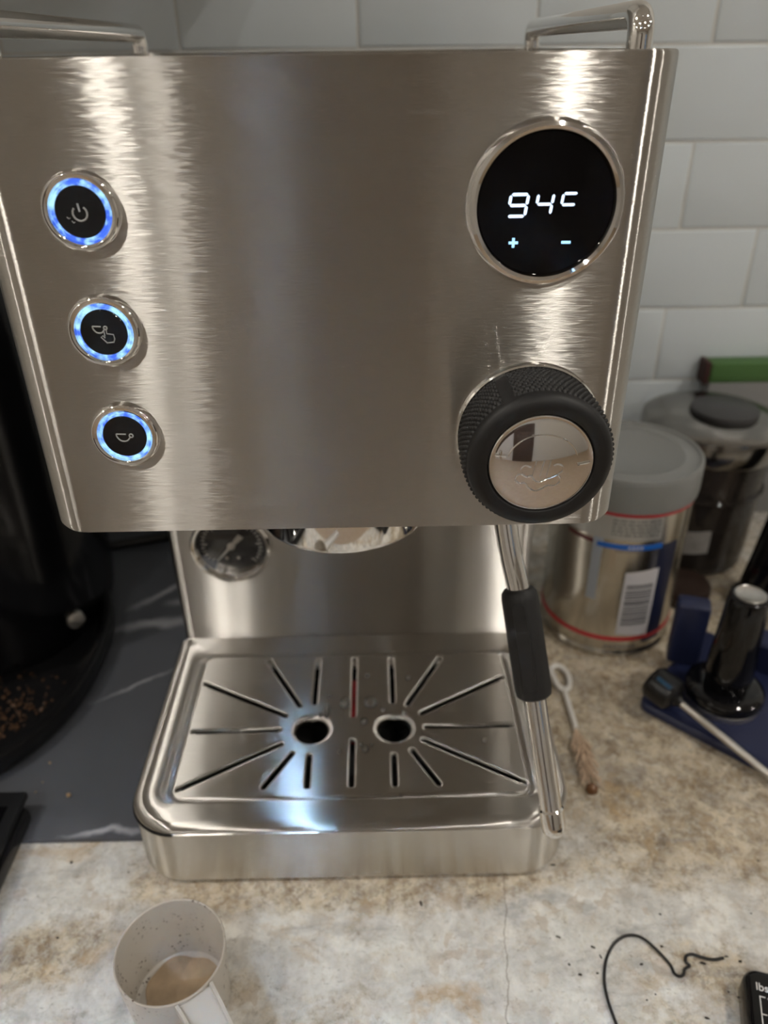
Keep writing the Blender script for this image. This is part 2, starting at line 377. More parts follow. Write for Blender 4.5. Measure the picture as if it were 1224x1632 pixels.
# wall opposite the counter, with an opening for the window
WX0, WX1, WZ0, WZ1 = 2.0, 2.9, .10, 1.2
bm = bmesh.new()
box(bm, XL, WX0, YB-.1, YB, ZF, ZC); box(bm, WX1, XR, YB-.1, YB, ZF, ZC)
box(bm, WX0, WX1, YB-.1, YB, ZF, WZ0); box(bm, WX0, WX1, YB-.1, YB, WZ1, ZC)
struct(finish('wall_front', bm, WALLP), 'beige wall facing the counter with a window in it', 'wall')
win = struct(thing('window_1', 'white framed kitchen window letting in daylight', 'window', (2.45, YB-.05, WZ0)), 'white framed kitchen window letting in daylight', 'window')
bm = bmesh.new()
for a in ((WX0, WX0+.05, WZ0, WZ1), (WX1-.05, WX1, WZ0, WZ1), (WX0+.05, WX1-.05, WZ0, WZ0+.05), (WX0+.05, WX1-.05, WZ1-.05, WZ1), (2.43, 2.47, WZ0+.05, WZ1-.05)):
    box(bm, a[0], a[1], YB-.08, YB-.02, a[2], a[3])
finish('window_frame', bm, WHITEPAINT, win)
for a in ((WX0+.05, 2.43), (2.47, WX1-.05)):
    finish('pane', Bx(a[0], a[1], YB-.052, YB-.048, WZ0+.05, WZ1-.05), PANE_T, win)
sky = thing('added_skylight', 'narrow skylight added in the white ceiling for the cool streak', 'window', (-.272, -1.82, ZC)); sky['kind'] = 'structure'  # opening added to give the steel its cool blue streak
bm = bmesh.new()
for a in ((SX0, SX0+.02, SY0, SY1), (SX1-.02, SX1, SY0, SY1), (SX0+.02, SX1-.02, SY0, SY0+.02), (SX0+.02, SX1-.02, SY1-.02, SY1)): box(bm, a[0], a[1], a[2], a[3], ZC+.06, ZC+.1)
finish('window_frame', bm, WHITEPAINT, sky)
finish('pane', Bx(SX0+.02, SX1-.02, SY0+.02, SY1-.02, ZC+.078, ZC+.082), PANE, sky)
door = thing('stand_in_door', 'added dark walnut door standing in for the reflection of the camera holder', 'door', (0, YB, ZF)); door['kind'] = 'structure'  # stands in for the dark reflection of the person holding the camera
bm = Bx(-.30, .36, YB+.002, YB+.04, ZF, 1.25, bev=.004)
finish('stand_in_leaf', bm, BROWNW, door)
for z0, z1 in ((-.75, .1), (.22, 1.1)):
    finish('stand_in_panel', Bx(-.2, .26, YB+.036, YB+.05, z0, z1, bev=.006), BROWNW, door)
finish('stand_in_handle', lathe([(.012, 0), (.012, .04), (.028, .045), (.028, .065), (.01, .07)], (.31, YB+.04, .1), (0, 1, 0), 24), SATIN, door)

# subway tiles, each its own piece
TW, TH, GAP = .1555, .0782, .0018
def tile_mesh():
    bm = bmesh.new()
    hx, hz = (TW-GAP)/2, (TH-GAP)/2
    L_ = []
    for ins, y in ((0, .006), (0, .0016), (.0007, .0005), (.0022, 0)):
        L_.append([Vector((sx*(hx-ins), y, sz*(hz-ins))) for sx, sz in ((-1, -1), (1, -1), (1, 1), (-1, 1))])
    rings(bm, L_, True, False, True); bmesh.ops.recalc_face_normals(bm, faces=bm.faces)
    for f in bm.faces: 
        if f.normal.y > .5: f.normal_flip()
    me = bpy.data.meshes.new('tile'); bm.to_mesh(me); bm.free()
    for f in me.polygons: f.use_smooth = True
    me.set_sharp_from_angle(angle=math.radians(60)); me.materials.append(TILE); return me
tm = tile_mesh()
for k in range(-1, 6):
    z = .4677 - TH*k - TH/2 + .0
    off = .0107 if k % 2 else .0107+TW/2
    for i in range(-7, 7):
        o = bpy.data.objects.new('tile', tm); C.objects.link(o); o.parent = wb
        o.location = (off + TW*(i+.5), YW-.002, z)
        o.rotation_euler = (random.uniform(-.004, .004), 0, random.uniform(-.004, .004))

# countertop and the cabinets that carry it
ct = struct(finish('countertop', Bx(XL, XR, -.155, YW-.003, -.032, 0, bev=.004), GRANITE), 'polished cream and brown granite kitchen countertop', 'countertop')
bc = thing('base_cabinet', 'painted base cabinet under the granite countertop', 'cabinet', (0, -.12, ZF))
finish('body', Bx(-1.2, 1.2, -.11, YW-.003, ZF+.1, -.034), CABW, bc)
for i in range(4):
    d = finish('door', Bx(-1.19+.6*i, -.61+.6*i, -.13, -.111, ZF+.12, -.06, bev=.003), CABW, bc)
    finish('handle', tube([(-.67+.6*i, -.131, -.2), (-.67+.6*i, -.155, -.2), (-.67+.6*i, -.155, -.32), (-.67+.6*i, -.131, -.32)], .005, 10), SATIN, d)
finish('plinth', Bx(-1.2, 1.2, -.06, -.04, ZF, ZF+.1), CABW, bc)
wc = thing('shading_cabinet', 'unseen painted cabinet added above the countertop to shade the tiles', 'cabinet', (-.65, .3, .60))  # out of view, added to darken the upper tiles on this side
finish('body', Bx(-1.35, -.02, .16, YW-.003, .60, 1.4), CABW, wc)
for i in range(2):
    d = finish('door', Bx(-1.345+.665*i, -.69+.665*i, .14, .159, .605, 1.395, bev=.003), CABW, wc)
    finish('handle', tube([(-.73+.665*i, .139, .68), (-.73+.665*i, .115, .68), (-.73+.665*i, .115, .8), (-.73+.665*i, .139, .8)], .005, 10), SATIN, d)

# recessed downlights; the bright ones are unseen fill added to lift ambient light
FILL_LENS = mat('fill_downlight_lens', (1, 1, 1), .5, emit=LAMP_COL, es=LAMP_E*1.2); LENS_DIM = mat('downlight_lens_dimmed', (1, 1, 1), .5, emit=LAMP_COL, es=LAMP_E*.68)
LAMP_LAB = ('dimmed ceiling downlight beside the added skylight end closest to the counter', 'dimmed ceiling downlight in the first row, away from the added skylight', 'dimmed ceiling downlight beside the added skylight end closest to the stand-in door', 'dimmed ceiling downlight between the stand-in door and the window',
            'added fill downlight just in front of the shading cabinet doors', 'added fill downlight over the counter edge, clear of the shading cabinet', 'added fill downlight halfway along the wall nearest the added skylight', 'added fill downlight on the window side, midway down the room',
            'added fill downlight in the corner past the shading cabinet', 'added fill downlight in the tiled corner on the window side')
for i, (x, y) in enumerate(((-.65, -1.2), (.573, -1.2), (-.745, -2.2), (.79, -2.2), (-.98, -.25), (.98, -.25), (-1.9, -1.4), (1.9, -1.4), (-2.1, -.3), (2.1, -.3))):
    t = thing('downlight', LAMP_LAB[i], 'light', (x, y, ZC), 'recessed ceiling downlights')
    finish('trim', lathe([(.033, -.001), (.033, -.006), (.052, -.006), (.056, -.001)], (x, y, ZC), seg=40, cap0=False, cap1=False), WHITEPAINT, t)
    finish('lens', lathe([(.032, -.0015), (.032, -.004)], (x, y, ZC), seg=40), LENS_DIM if i < 4 else FILL_LENS, t)

# ================================================================== ESPRESSO MACHINE
em = thing('espresso_machine', 'brushed stainless steel espresso machine with display, knob and steam wand', 'espresso machine', (0, .15, 0))
HW, ZB, ZT, HD = .135, .2704, .4669, .30
def loopsH(ins, z): return lift(rrect(-HW+ins, HW-ins, ins, HD-ins, max(.018-ins, .003), 10), z)
bm = bmesh.new()
rings(bm, [loopsH(.004, ZB), loopsH(.0012, ZB+.0006), loopsH(0, ZB+.0025), loopsH(0, ZT-.0015), loopsH(.0004, ZT-.0004), loopsH(.0012, ZT), loopsH(.0022, ZT-.0004),
           loopsH(.0026, ZT-.002), loopsH(.0026, .456), loopsH(.02, .4555)], True, True, True)
finish('housing', bm, STEEL_V, em, 40)
# cup rails on the top
for s in (-1, 1):
    pts = [(s*.124, .029, .4555), (s*.124, .029, .471)]
    for a in range(1, 7): 
        t = a/6*PI/2; pts.append((s*.124, .029+.007*(1-math.cos(t)), .471+.007*math.sin(t)))
    for a in range(0, 7):
        t = a/6*PI/2; pts.append((s*.124, .253+.007*math.sin(t), .471+.007*math.cos(t)))
    pts += [(s*.124, .26, .471), (s*.124, .26, .4555)]
    finish('cup_rail', tube(pts, .0050, 16), CHROME, em)
# column
bm = bmesh.new()
def loopC(ins, z): return lift(rrect(-.14+ins, .14-ins, .183+ins, .30-ins, max(.010-ins, .002), 8), z)
rings(bm, [loopC(.0, .003), loopC(0, .27)], True, True, True)
finish('column', bm, STEEL_C, em)
# base body: hollow basin
def loopB(ins, z, y1=.1825): return lift(rrect(-.1405+ins, .1405-ins, ins, y1-min(ins, .004), (max(.03-ins, .004), .002, .002, max(.03-ins, .004)), 10), z)
bm = bmesh.new()
rings(bm, [loopB(.003, .0035), loopB(.0005, .004), loopB(0, .006), loopB(0, .0488), loopB(.0006, .0494), loopB(.003, .0494), loopB(.003, .01)], True, True, False)
finish('base', bm, STEEL_B, em)
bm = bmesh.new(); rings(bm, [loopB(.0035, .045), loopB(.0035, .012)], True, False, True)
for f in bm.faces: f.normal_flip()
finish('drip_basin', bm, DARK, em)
for sx in (-1, 1):
    for y in (.035, .27):
        finish('foot', lathe([(.012, 0), (.012, .0036)], (sx*.11, y, 0), seg=24), RUBBER, em)
# tray rim
def loopO(ins, z): return lift(rrect(-.1405+ins, .1405-ins, ins, .1825-min(ins, .002), (max(.03-ins, .004), .002, .002, max(.03-ins, .004)), 10), z)
def loopI(g, z): return lift(rrect(-.1215-g, .1215+g, .0205-g, .1575+g, max(.009+g, .002), 10), z)
ZTR = .0565
bm = bmesh.new(); L_ = [loopO(.003, .0497), loopO(.0004, .0499), loopO(0, .0506)]
for k in range(0, 7):
    a = k/6*PI/2; L_.append(loopO(.0055*(1-math.cos(a)), ZTR-.0055+.0055*math.sin(a)))
L_ += [loopI(.0035, ZTR), loopI(.0022, ZTR-.0002), loopI(.0012, ZTR-.0009), loopI(.0003, ZTR-.0024), loopI(-.0006, ZTR-.0032), loopI(-.002, ZTR-.0035), loopI(-.010, ZTR-.0035), loopI(-.010, ZTR-.006)]
rings(bm, L_, True, False, False); bmesh.ops.recalc_face_normals(bm, faces=bm.faces)
finish('tray_rim', bm, STEEL_H, em, 40)
# dark strip in place of the shaded gap at the front corners
for s in (-1, 1):
    pts = []
    for i in range(13):
        a = PI + PI/2*i/12
        pts.append((s*-1*(-.1405+.03+math.cos(a)*.0302) * -1 if s > 0 else (-.1405+.03+math.cos(a)*.0302), .03+math.sin(a)*.0302, .0495))
    pts.insert(0, (pts[0][0], .036, .0495))
    finish('gap_shade_strip', tube(pts, .0009, 8), DARK, em)
# perforated plate
def slot_loop(a, b, hw_, n=6):
    a, b = Vector(a), Vector(b); d = (b-a).normalized(); nrm = Vector((-d.y, d.x)); out = []
    for c, s in ((b, 1), (a, -1)):
        for i in range(n+1):
            t = -PI/2 + PI*i/n
            out.append(c + (d*math.cos(t)*s + nrm*math.sin(t)*s)*hw_)
    return out
SL = [((-.1117, .127), (-.0484, .0929)), ((-.1119, .0790), (-.0515, .0795)), ((-.1119, .0292), (-.0489, .0662)), ((-.0668, .1515), (-.0390, .1024)), ((-.0282, .1513), (-.0282, .1049)),
      ((.0005, .152), (.0005, .0916)), ((.0292, .1513), (.0292, .1047)), ((.0668, .1505), (.0398, .1020)), ((.1127, .1285), (.0495, .0927)), ((.1125, .0798), (.0522, .0798)), ((.1130, .0295), (.0497, .0675)),
      ((-.0404, .0578), (-.0567, .0298)), ((-.0287, .0553), (-.0285, .0291)), ((.0004, .0679), (.0004, .0302)), ((.0287, .0545), (.0287, .0302)), ((.0412, .0584), (.0572, .0299))]
HWS = .00165
contours = []           # list of nested loops (outer -> inner) with z
for a, b in SL:
    contours.append([(slot_loop(a, b, HWS+g), z) for g, z in ((.0013, 0), (.0007, -.0002), (.0002, -.0007), (0, -.0014), (0, -.003))])
for cx, cy in ((-.0287, .0787), (.0296, .0787)):
    contours.append([([Vector((cx+math.cos(2*PI*i/32)*r, cy+math.sin(2*PI*i/32)*r)) for i in range(32)], z)
                     for r, z in ((.0150, 0), (.0138, -.0002), (.0126, -.0009), (.0117, -.0021), (.0115, -.0035), (.0115, -.0045))])
bm = bmesh.new()
out2 = [Vector(q) for q in rrect(-.1148, .1148, .0225, .1555, .006, 8)]
verts2 = list(out2); edges2 = [(i, (i+1) % len(out2)) for i in range(len(out2))]
for ct_ in contours:
    s = len(verts2); lp = ct_[0][0]; verts2 += lp; edges2 += [(s+i, s+(i+1) % len(lp)) for i in range(len(lp))]
vo, eo, fo, _, _, _ = delaunay_2d_cdt(verts2, edges2, [], 0, 1e-7)
def inside(p, lp):
    c = False; j = len(lp)-1
    for i in range(len(lp)):
        if (lp[i].y > p.y) != (lp[j].y > p.y) and p.x < (lp[j].x-lp[i].x)*(p.y-lp[i].y)/(lp[j].y-lp[i].y)+lp[i].x: c = not c
        j = i
    return c
vv = [bm.verts.new((v.x, v.y, ZTR)) for v in vo]; flat = []
for f in fo:
    c = sum((vo[i] for i in f), Vector((0, 0)))/len(f)
    if not inside(c, out2) or any(inside(c, ct_[0][0]) for ct_ in contours): continue
    fc = bm.faces.new([vv[i] for i in f])
    if fc.normal.z < 0: fc.normal_flip()
    flat.append(fc)
bmesh.ops.recalc_face_normals(bm, faces=bm.faces)
def orec(loops):
    b2 = bmesh.new(); rings(b2, loops, True, False, False); bmesh.ops.recalc_face_normals(b2, faces=b2.faces)
    s = sum(f.normal.z for f in b2.faces)
    if s < 0: bmesh.ops.reverse_faces(b2, faces=b2.faces)
    tmp = bpy.data.meshes.new('t'); b2.to_mesh(tmp); b2.free(); bm.from_mesh(tmp); bpy.data.meshes.remove(tmp)
for ct_ in contours: orec([[Vector((q.x, q.y, ZTR+z)) for q in lp] for lp, z in ct_])
for f in bm.faces:
    if len(f.verts) == 3 and f.normal.z < 0: f.normal_flip()
pe = [(0, 0), (.0006, -.0002), (.0012, -.0008), (.0015, -.0018), (.0015, -.0034)]
orec([lift(rrect(-.1148-g, .1148+g, .0225-g, .1555+g, .006+g, 8), ZTR+z) for g, z in pe])
pl = finish('drip_plate', bm, STEEL_H, em, 50)
for p_ in pl.data.polygons: 
    if len(p_.vertices) == 3: p_.use_smooth = False
finish('float_indicator', lathe([(.004, 0), (.006, .0), (.006, .034), (.005, .0375), (.002, .039)], (.0005, .111, .0125), seg=24), RED, em)
finish('float_indicator_arm', Bx(-.005, .006, .09, .134, .046, .0515, bev=.002), RED, em)
# group head
finish('group_head', lathe([(.0505, .2715), (.0505, .233), (.0495, .2302), (.047, .2296), (.040, .2296), (.040, .245), (.001, .245)], (0, .09, 0), seg=96, cap1=True), CHROME, em)
# pressure gauge
pg = group_empty('pressure_gauge', em, 'round pressure gauge with chrome bezel')
GX, GZ, GY = -.0905, .146, .183
finish('gauge_bezel', lathe([(.0262, .0005), (.0262, .0065), (.0272, .0085), (.029, .0085), (.0302, .007), (.0305, .0)], (GX, GY, GZ), (0, -1, 0), 64, False, False), CHROME, pg)
finish('gauge_face', lathe([(.0262, .0006), (.0262, .002), (.001, .002)], (GX, GY, GZ), (0, -1, 0), 48), mat('gauge_face', (.018, .018, .02), .4), pg)
bm = bmesh.new()
for i in range(31):
    a = math.radians(-40 + 260*i/30); r0 = .0205 if i % 5 else .0185
    ca, sa = math.cos(a), math.sin(a); r1 = .023; h = .0003
    poly_extrude(bm, [(GX+ca*r0-sa*h, GY-.0022, GZ+sa*r0+ca*h), (GX+ca*r1-sa*h, GY-.0022, GZ+sa*r1+ca*h), (GX+ca*r1+sa*h, GY-.0022, GZ+sa*r1-ca*h), (GX+ca*r0+sa*h, GY-.0022, GZ+sa*r0-ca*h)], (0, -1, 0), .0002)
bmesh.ops.recalc_face_normals(bm, faces=bm.faces); finish('tick_marks', bm, WHITEP, pg)
a = math.radians(48); ca, sa = math.cos(a), math.sin(a)
bm = bmesh.new()
def bar(bm, p, q, w0, w1, y, d=.0006):
    dx, dz = q[0]-p[0], q[1]-p[1]; l = math.hypot(dx, dz); nx, nz = -dz/l, dx/l
    poly_extrude(bm, [(p[0]+nx*w0, y, p[1]+nz*w0), (q[0]+nx*w1, y, q[1]+nz*w1), (q[0]-nx*w1, y, q[1]-nz*w1), (p[0]-nx*w0, y, p[1]-nz*w0)], (0, -1, 0), d)
bar(bm, (GX, GZ), (GX+ca*.012, GZ+sa*.012), .0012, .0024, GY-.0035); bar(bm, (GX, GZ), (GX-ca*.018, GZ-sa*.018), .0012, .0004, GY-.0035)
lathe([(.003, .0032), (.003, .0048), (.001, .005)], (GX, GY, GZ), (0, -1, 0), 20, bm=bm)
bmesh.ops.recalc_face_normals(bm, faces=bm.faces); finish('needle', bm, SATIN, pg)
for dx in (-.0045, .0045): finish('screw', lathe([(.0014, .002), (.0014, .0032), (.0004, .0034)], (GX+dx, GY, GZ-.011), (0, -1, 0), 14), CHROME, pg)
finish('gauge_glass', lathe([(.0258, .0062), (.02, .0078), (.01, .0088), (.001, .0091)], (GX, GY, GZ), (0, -1, 0), 48, False), GAUGEGLASS, pg)

# steam wand
sw = group_empty('steam_wand', em, 'swivelling chrome steam wand with black rubber grip')
WA, WB_ = Vector((.098, .03, .2087)), Vector((.1183, -.0255, .0825))
wd = (WB_-WA).normalized()
pts = [(.0885, .05, .275), (.089, .049, .26), (.0905, .046, .245), (.0935, .040, .228), (.0965, .0335, .2155)] + [tuple(WA + wd*.01*i) for i in range(0, 3)]
finish('upper_pipe', tube(smooth_path(pts, 5), .0062, 20), CHROME, sw)
finish('ball_joint', lathe([(.006, .262), (.0095, .264), (.0105, .2672), (.0105, .271)], (.0887, .0495, 0), seg=32, cap1=True), CHROME, sw)
def along(prof, o, d): return lathe(prof, o, d, 40)
LW = (WB_-WA).length
finish('lower_pipe', along([(.0062, .04), (.0063, LW-.012)], WA, wd), CHROME, sw)
finish('steam_tip', along([(.006, LW-.0135), (.0072, LW-.012), (.0072, LW-.003), (.0066, LW+.001), (.0045, LW+.004), (.002, LW+.005)], WA, wd), CHROME, sw)
SLV = [(.006, -.003), (.0082, -.0025), (.0097, -.0005), (.0102, .003), (.0103, .055), (.0098, .0585), (.0082, .060), (.006, .0602)]
sl = finish('rubber_sleeve', along(SLV, WA, wd), RUBBER, sw)
# flat pad on the camera side of the sleeve
a_, u_, v_ = frame(wd); side = (Vector((-.25, -1, .15))); side = (side - a_*side.dot(a_)).normalized(); tv = a_.cross(side)
bm = bmesh.new()
lp = []
for x, y in rrect(-.0036, .0036, .004, .0535, .0025, 5): lp.append((x, y))
Ls = []
for g, h in ((0, .0085), (0, .0104), (.0006, .0108)):
    Ls.append([WA + a_*y + tv*(x*(1-g*100)) + side*(h) for x, y in lp])
rings(bm, Ls, True, True, True); bmesh.ops.recalc_face_normals(bm, faces=bm.faces)
finish('grip_pad', bm, RUBBER, sl)

# control knob
kn = group_empty('steam_knob', em, 'black knurled knob with engraved chrome cap')
KX, KZ = .0882, .3208
finish('collar', lathe([(.0320, 0), (.0320, .003), (.0314, .0038), (.029, .0038)], (KX, 0, KZ), (0, -1, 0), 96, False), CHROME, kn)
NA, NH = 756, 66
bm = bmesh.new(); L_ = []
prof = [(.0285, .0035), (.0300, .0036)]
def kp(h):      # base radius of the grip along its axis
    return .0300 + .0010*math.sin(PI*min(1, max(0, (h-.004)/.026)))
hs = [.0036 + (.0290-.0036)*i/NH for i in range(NH+1)]
for r, h in prof: L_.append([(r, h)]*NA)
for h in hs:
    row = []
    for i in range(NA):
        th = 2*PI*i/NA; d = 0
        hh = (h-.0048)/.0021; ro = math.floor(hh)
        if 0 <= hh < 11 and h < .0281 and not (abs(((th-math.radians(118)+PI) % (2*PI))-PI) < .085):
            cu = th/(2*PI)*84 + (.5 if int(ro) % 2 else 0)
            fu, fv = cu-math.floor(cu)-.5, hh-ro-.5
            q = 1-(fu*fu+fv*fv)/.2
            d = .0011*math.sqrt(q) if q > 0 else 0
        row.append((kp(h)+d, h))
    L_.append(row)
for k in range(1, 9):
    a = k/8*PI/2; L_.append([(kp(.0290)-.0048*(1-math.cos(a)), .0290+.0042*math.sin(a))]*NA)
for r, h in ((.0228, .0331), (.0220, .0326), (.0218, .031)): L_.append([(r, h)]*NA)
loops = [[Vector((KX+math.cos(2*PI*i/NA)*r, -h, KZ+math.sin(2*PI*i/NA)*r)) for i, (r, h) in enumerate(row)] for row in L_]
rings(bm, loops, True, False, False); bmesh.ops.recalc_face_normals(bm, faces=bm.faces)
finish('knurled_grip', bm, mat('knob_rubber', (.011, .011, .012), .5), kn, 60)
def capy(r): return .0325 + .0030*(1-(r/.0215)**2)
cp = finish('chrome_cap', lathe([(.0216, .0310), (.0216, .0325), (.0212, .0329)] + [(.0207*(1-k/12)+1e-5, capy(.0207*(1-k/12))) for k in range(13)], (KX, 0, KZ), (0, -1, 0), 96, False), CHROME, kn)
def on_cap(x, z): return Vector((KX+x, -capy(math.hypot(x, z))-.0001, KZ+z))
def cap_line(pts, closed=False, r=.00038, name='emblem_line', n=6):
    P = smooth_path([(x, 0, z) for x, z in pts], n, closed) if n else [Vector((x, 0, z)) for x, z in pts]
    finish(name, tube([on_cap(p.x, p.z) for p in P], r, 8, closed=closed), CHROME, cp)
cap_line([(-.0192, .0048), (-.0148, .0048)], r=.0006, n=5); cap_line([(-.0170, .0068), (-.0170, .0028)], r=.0006, n=5)
cap_line([(.0145, .0005), (.0195, .0010)], r=.0006, n=6)
for x0 in (-.0028, .0003, .0030): cap_line([(x0+.0004, .0030), (x0-.0006, -.0040)], r=.00045)
cap_line([(-.0045, .0002), (-.0068, .0008), (-.0085, -.0008), (-.0083, -.0030), (-.0098, -.0040), (-.0103, -.0062), (-.0085, -.0078), (-.0062, -.0078), (-.0048, -.0098), (-.0018, -.0115), (.0008, -.0104), (.0030, -.0088), (.0058, -.0090), (.0078, -.0074), (.0080, -.0052), (.0070, -.0036), (.0086, -.0020), (.0082, .0004), (.0062, .0012), (.0046, .0006)])
cap_line([(-.0083, -.0030), (-.0060, -.0044), (-.0040, -.0040), (-.0028, -.0062), (-.0005, -.0070), (.0020, -.0058), (.0044, -.0048), (.0070, -.0036)])
cap_line([(math.cos(math.radians(a))*.0145, .0015+math.sin(math.radians(a))*.0125) for a in range(165, 14, -10)], r=.0003)

# display
dp = group_empty('temperature_display', em, 'round black temperature display reading 94c')
DX, DZ = .0868, .4162
finish('bezel', lathe([(.0303, 0), (.0303, .002), (.0300, .0042), (.0290, .0056), (.0276, .0060), (.0264, .0054), (.0257, .0040), (.0255, .002)], (DX, 0, DZ), (0, -1, 0), 96, False, False), CHROME, dp)
finish('screen', lathe([(.0256, .001), (.0256, .0035), (.001, .0035)], (DX, 0, DZ), (0, -1, 0), 64), SCREEN, dp)
def seg_poly(bm, x0, z0, x1, z1, th, sl_):
    """hexagonal bar; sl_ = slant"""
    f = lambda x, z: (x + sl_*(z), -.00352, z)
    L_ = math.hypot(x1-x0, z1-z0); dx, dz = (x1-x0)/L_, (z1-z0)/L_; nx, nz = -dz, dx; h = th/2
    P = [(x0, z0), (x0+dx*h+nx*h, z0+dz*h+nz*h), (x1-dx*h+nx*h, z1-dz*h+nz*h), (x1, z1), (x1-dx*h-nx*h, z1-dz*h-nz*h), (x0+dx*h-nx*h, z0+dz*h-nz*h)]
    poly_extrude(bm, [f(*q) for q in P], (0, -1, 0), .0002)
def digit(segs, x, z, w_, h_, th, name):
    """x,z = centre of the cell"""
    bm = bmesh.new(); g = .00022
    S = {'a': (-w_/2+g, h_/2, w_/2-g, h_/2), 'd': (-w_/2+g, -h_/2, w_/2-g, -h_/2), 'g': (-w_/2+g, 0, w_/2-g, 0),
         'f': (-w_/2, g, -w_/2, h_/2-g), 'b': (w_/2, g, w_/2, h_/2-g), 'e': (-w_/2, -h_/2+g, -w_/2, -g), 'c': (w_/2, -h_/2+g, w_/2, -g)}
    for s in segs: seg_poly(bm, *S[s], th, .13)
    bmesh.ops.recalc_face_normals(bm, faces=bm.faces); bmesh.ops.translate(bm, verts=bm.verts, vec=(x, 0, z))
    finish(name, bm, LED, dp, smooth=False)
digit('abcdfg', .0763, .4163, .0066, .0078, .00105, 'digit_nine')
digit('bcfg', .0863, .4166, .0058, .0074, .0010, 'digit_four')
digit('afg', .0955, .4163, .0054, .0080, .00095, 'letter_c')
bm = bmesh.new()
for a in ((.0755-.0018, .0755+.0018, .4026-.0005, .4026+.0005), (.0755-.0005, .0755+.0005, .4026+.00055, .4026+.0018), (.0755-.0005, .0755+.0005, .4026-.0018, .4026-.00055)): box(bm, a[0], a[1], -.0037, -.0035, a[2], a[3])
finish('plus_sign', bm, LEDB, dp, smooth=False)
finish('minus_sign', Bx(.0960-.0018, .0960+.0018, -.0037, -.0035, .4025-.0005, .4025+.0005), LEDB, dp, smooth=False)

# three push buttons
def tub2(bm, pts, r=.00032): tube([(x, -.00385, z) for x, z in pts], r, 8, bm=bm)
BXC = -.0895
for bz, kind, lab in ((.4163, 'power', 'lit push button with power symbol'), (.3697, 'hand', 'lit push button with cup and hand symbol'), (.3230, 'cup', 'lit push button with cup symbol')):
    bt = group_empty('push_button', em, lab)
    finish('bezel', lathe([(.0150, 0), (.0150, .0022), (.0146, .0036), (.0138, .0043), (.0128, .0042), (.0120, .0036), (.0117, .0026), (.0116, .0010)], (BXC, 0, bz), (0, -1, 0), 64, False, False), CHROME, bt)
    finish('light_ring', lathe([(.0117, .001), (.0116, .0024), (.0110, .0030), (.0106, .0025), (.0101, .0031), (.0096, .0032), (.0093, .002)], (BXC, 0, bz), (0, -1, 0), 64, False, False), RING, bt)
    finish('button_face', lathe([(.0095, .001), (.0095, .0035), (.0092, .0039), (.006, .0038), (.001, .0037)], (BXC, 0, bz), (0, -1, 0), 48), GLOSSBLACK, bt)
    bm = bmesh.new()
    if kind == 'power':
        tub2(bm, [(BXC+.0027*math.sin(math.radians(a)), bz-.0004+.0027*math.cos(math.radians(a))) for a in range(38, 323, 12)], .00038)
        tub2(bm, [(BXC-.0003, bz+.0032), (BXC, bz+.0002)], .00038)
        tub2(bm, [(BXC-.0052, bz-.0016), (BXC-.0046, bz-.0022), (BXC-.0040, bz-.0020)], .0002); tub2(bm, [(BXC-.0036, bz-.0030), (BXC-.0030, bz-.0038), (BXC-.0024, bz-.0034)], .0002)
    else:
        k = .8 if kind == 'hand' else 1; ox, oz = (BXC-.0014, bz+.0016) if kind == 'hand' else (BXC, bz)
        P = smooth_path([(-.0034*k, 0, .0014*k), (-.0032*k, 0, .0), (-.002*k, 0, -.0016*k), (-.0004*k, 0, -.0021*k), (.0012*k, 0, -.0017*k), (.0024*k, 0, -.0003*k)], 5)
        tub2(bm, [(ox+p.x, oz+p.z) for p in P])
        tub2(bm, [(ox-.0034*k, oz+.0014*k), (ox-.0014*k, oz+.0013*k), (ox+.0008*k, oz+.0012*k)])
        tub2(bm, [(ox+.0030*k+.0008*k*math.cos(a), oz+.0005*k+.0008*k*math.sin(a)) for a in [2*PI*i/14 for i in range(15)]])
        if kind == 'hand':
            hx, hz = BXC+.0012, bz-.0012
            tub2(bm, [(hx-.0010, hz-.0002), (hx-.0010, hz+.0022), (hx-.0004, hz+.0026), (hx+.0000, hz+.0022), (hx, hz+.0008), (hx+.0026, hz+.0004), (hx+.0028, hz-.0014), (hx+.0022, hz-.0028), (hx-.0006, hz-.0030), (hx-.0026, hz-.0006), (hx-.0018, hz-.0000), (hx-.0010, hz-.0010)], .00026)
    bmesh.ops.recalc_face_normals(bm, faces=bm.faces); finish('button_symbol', bm, ICON, bt)

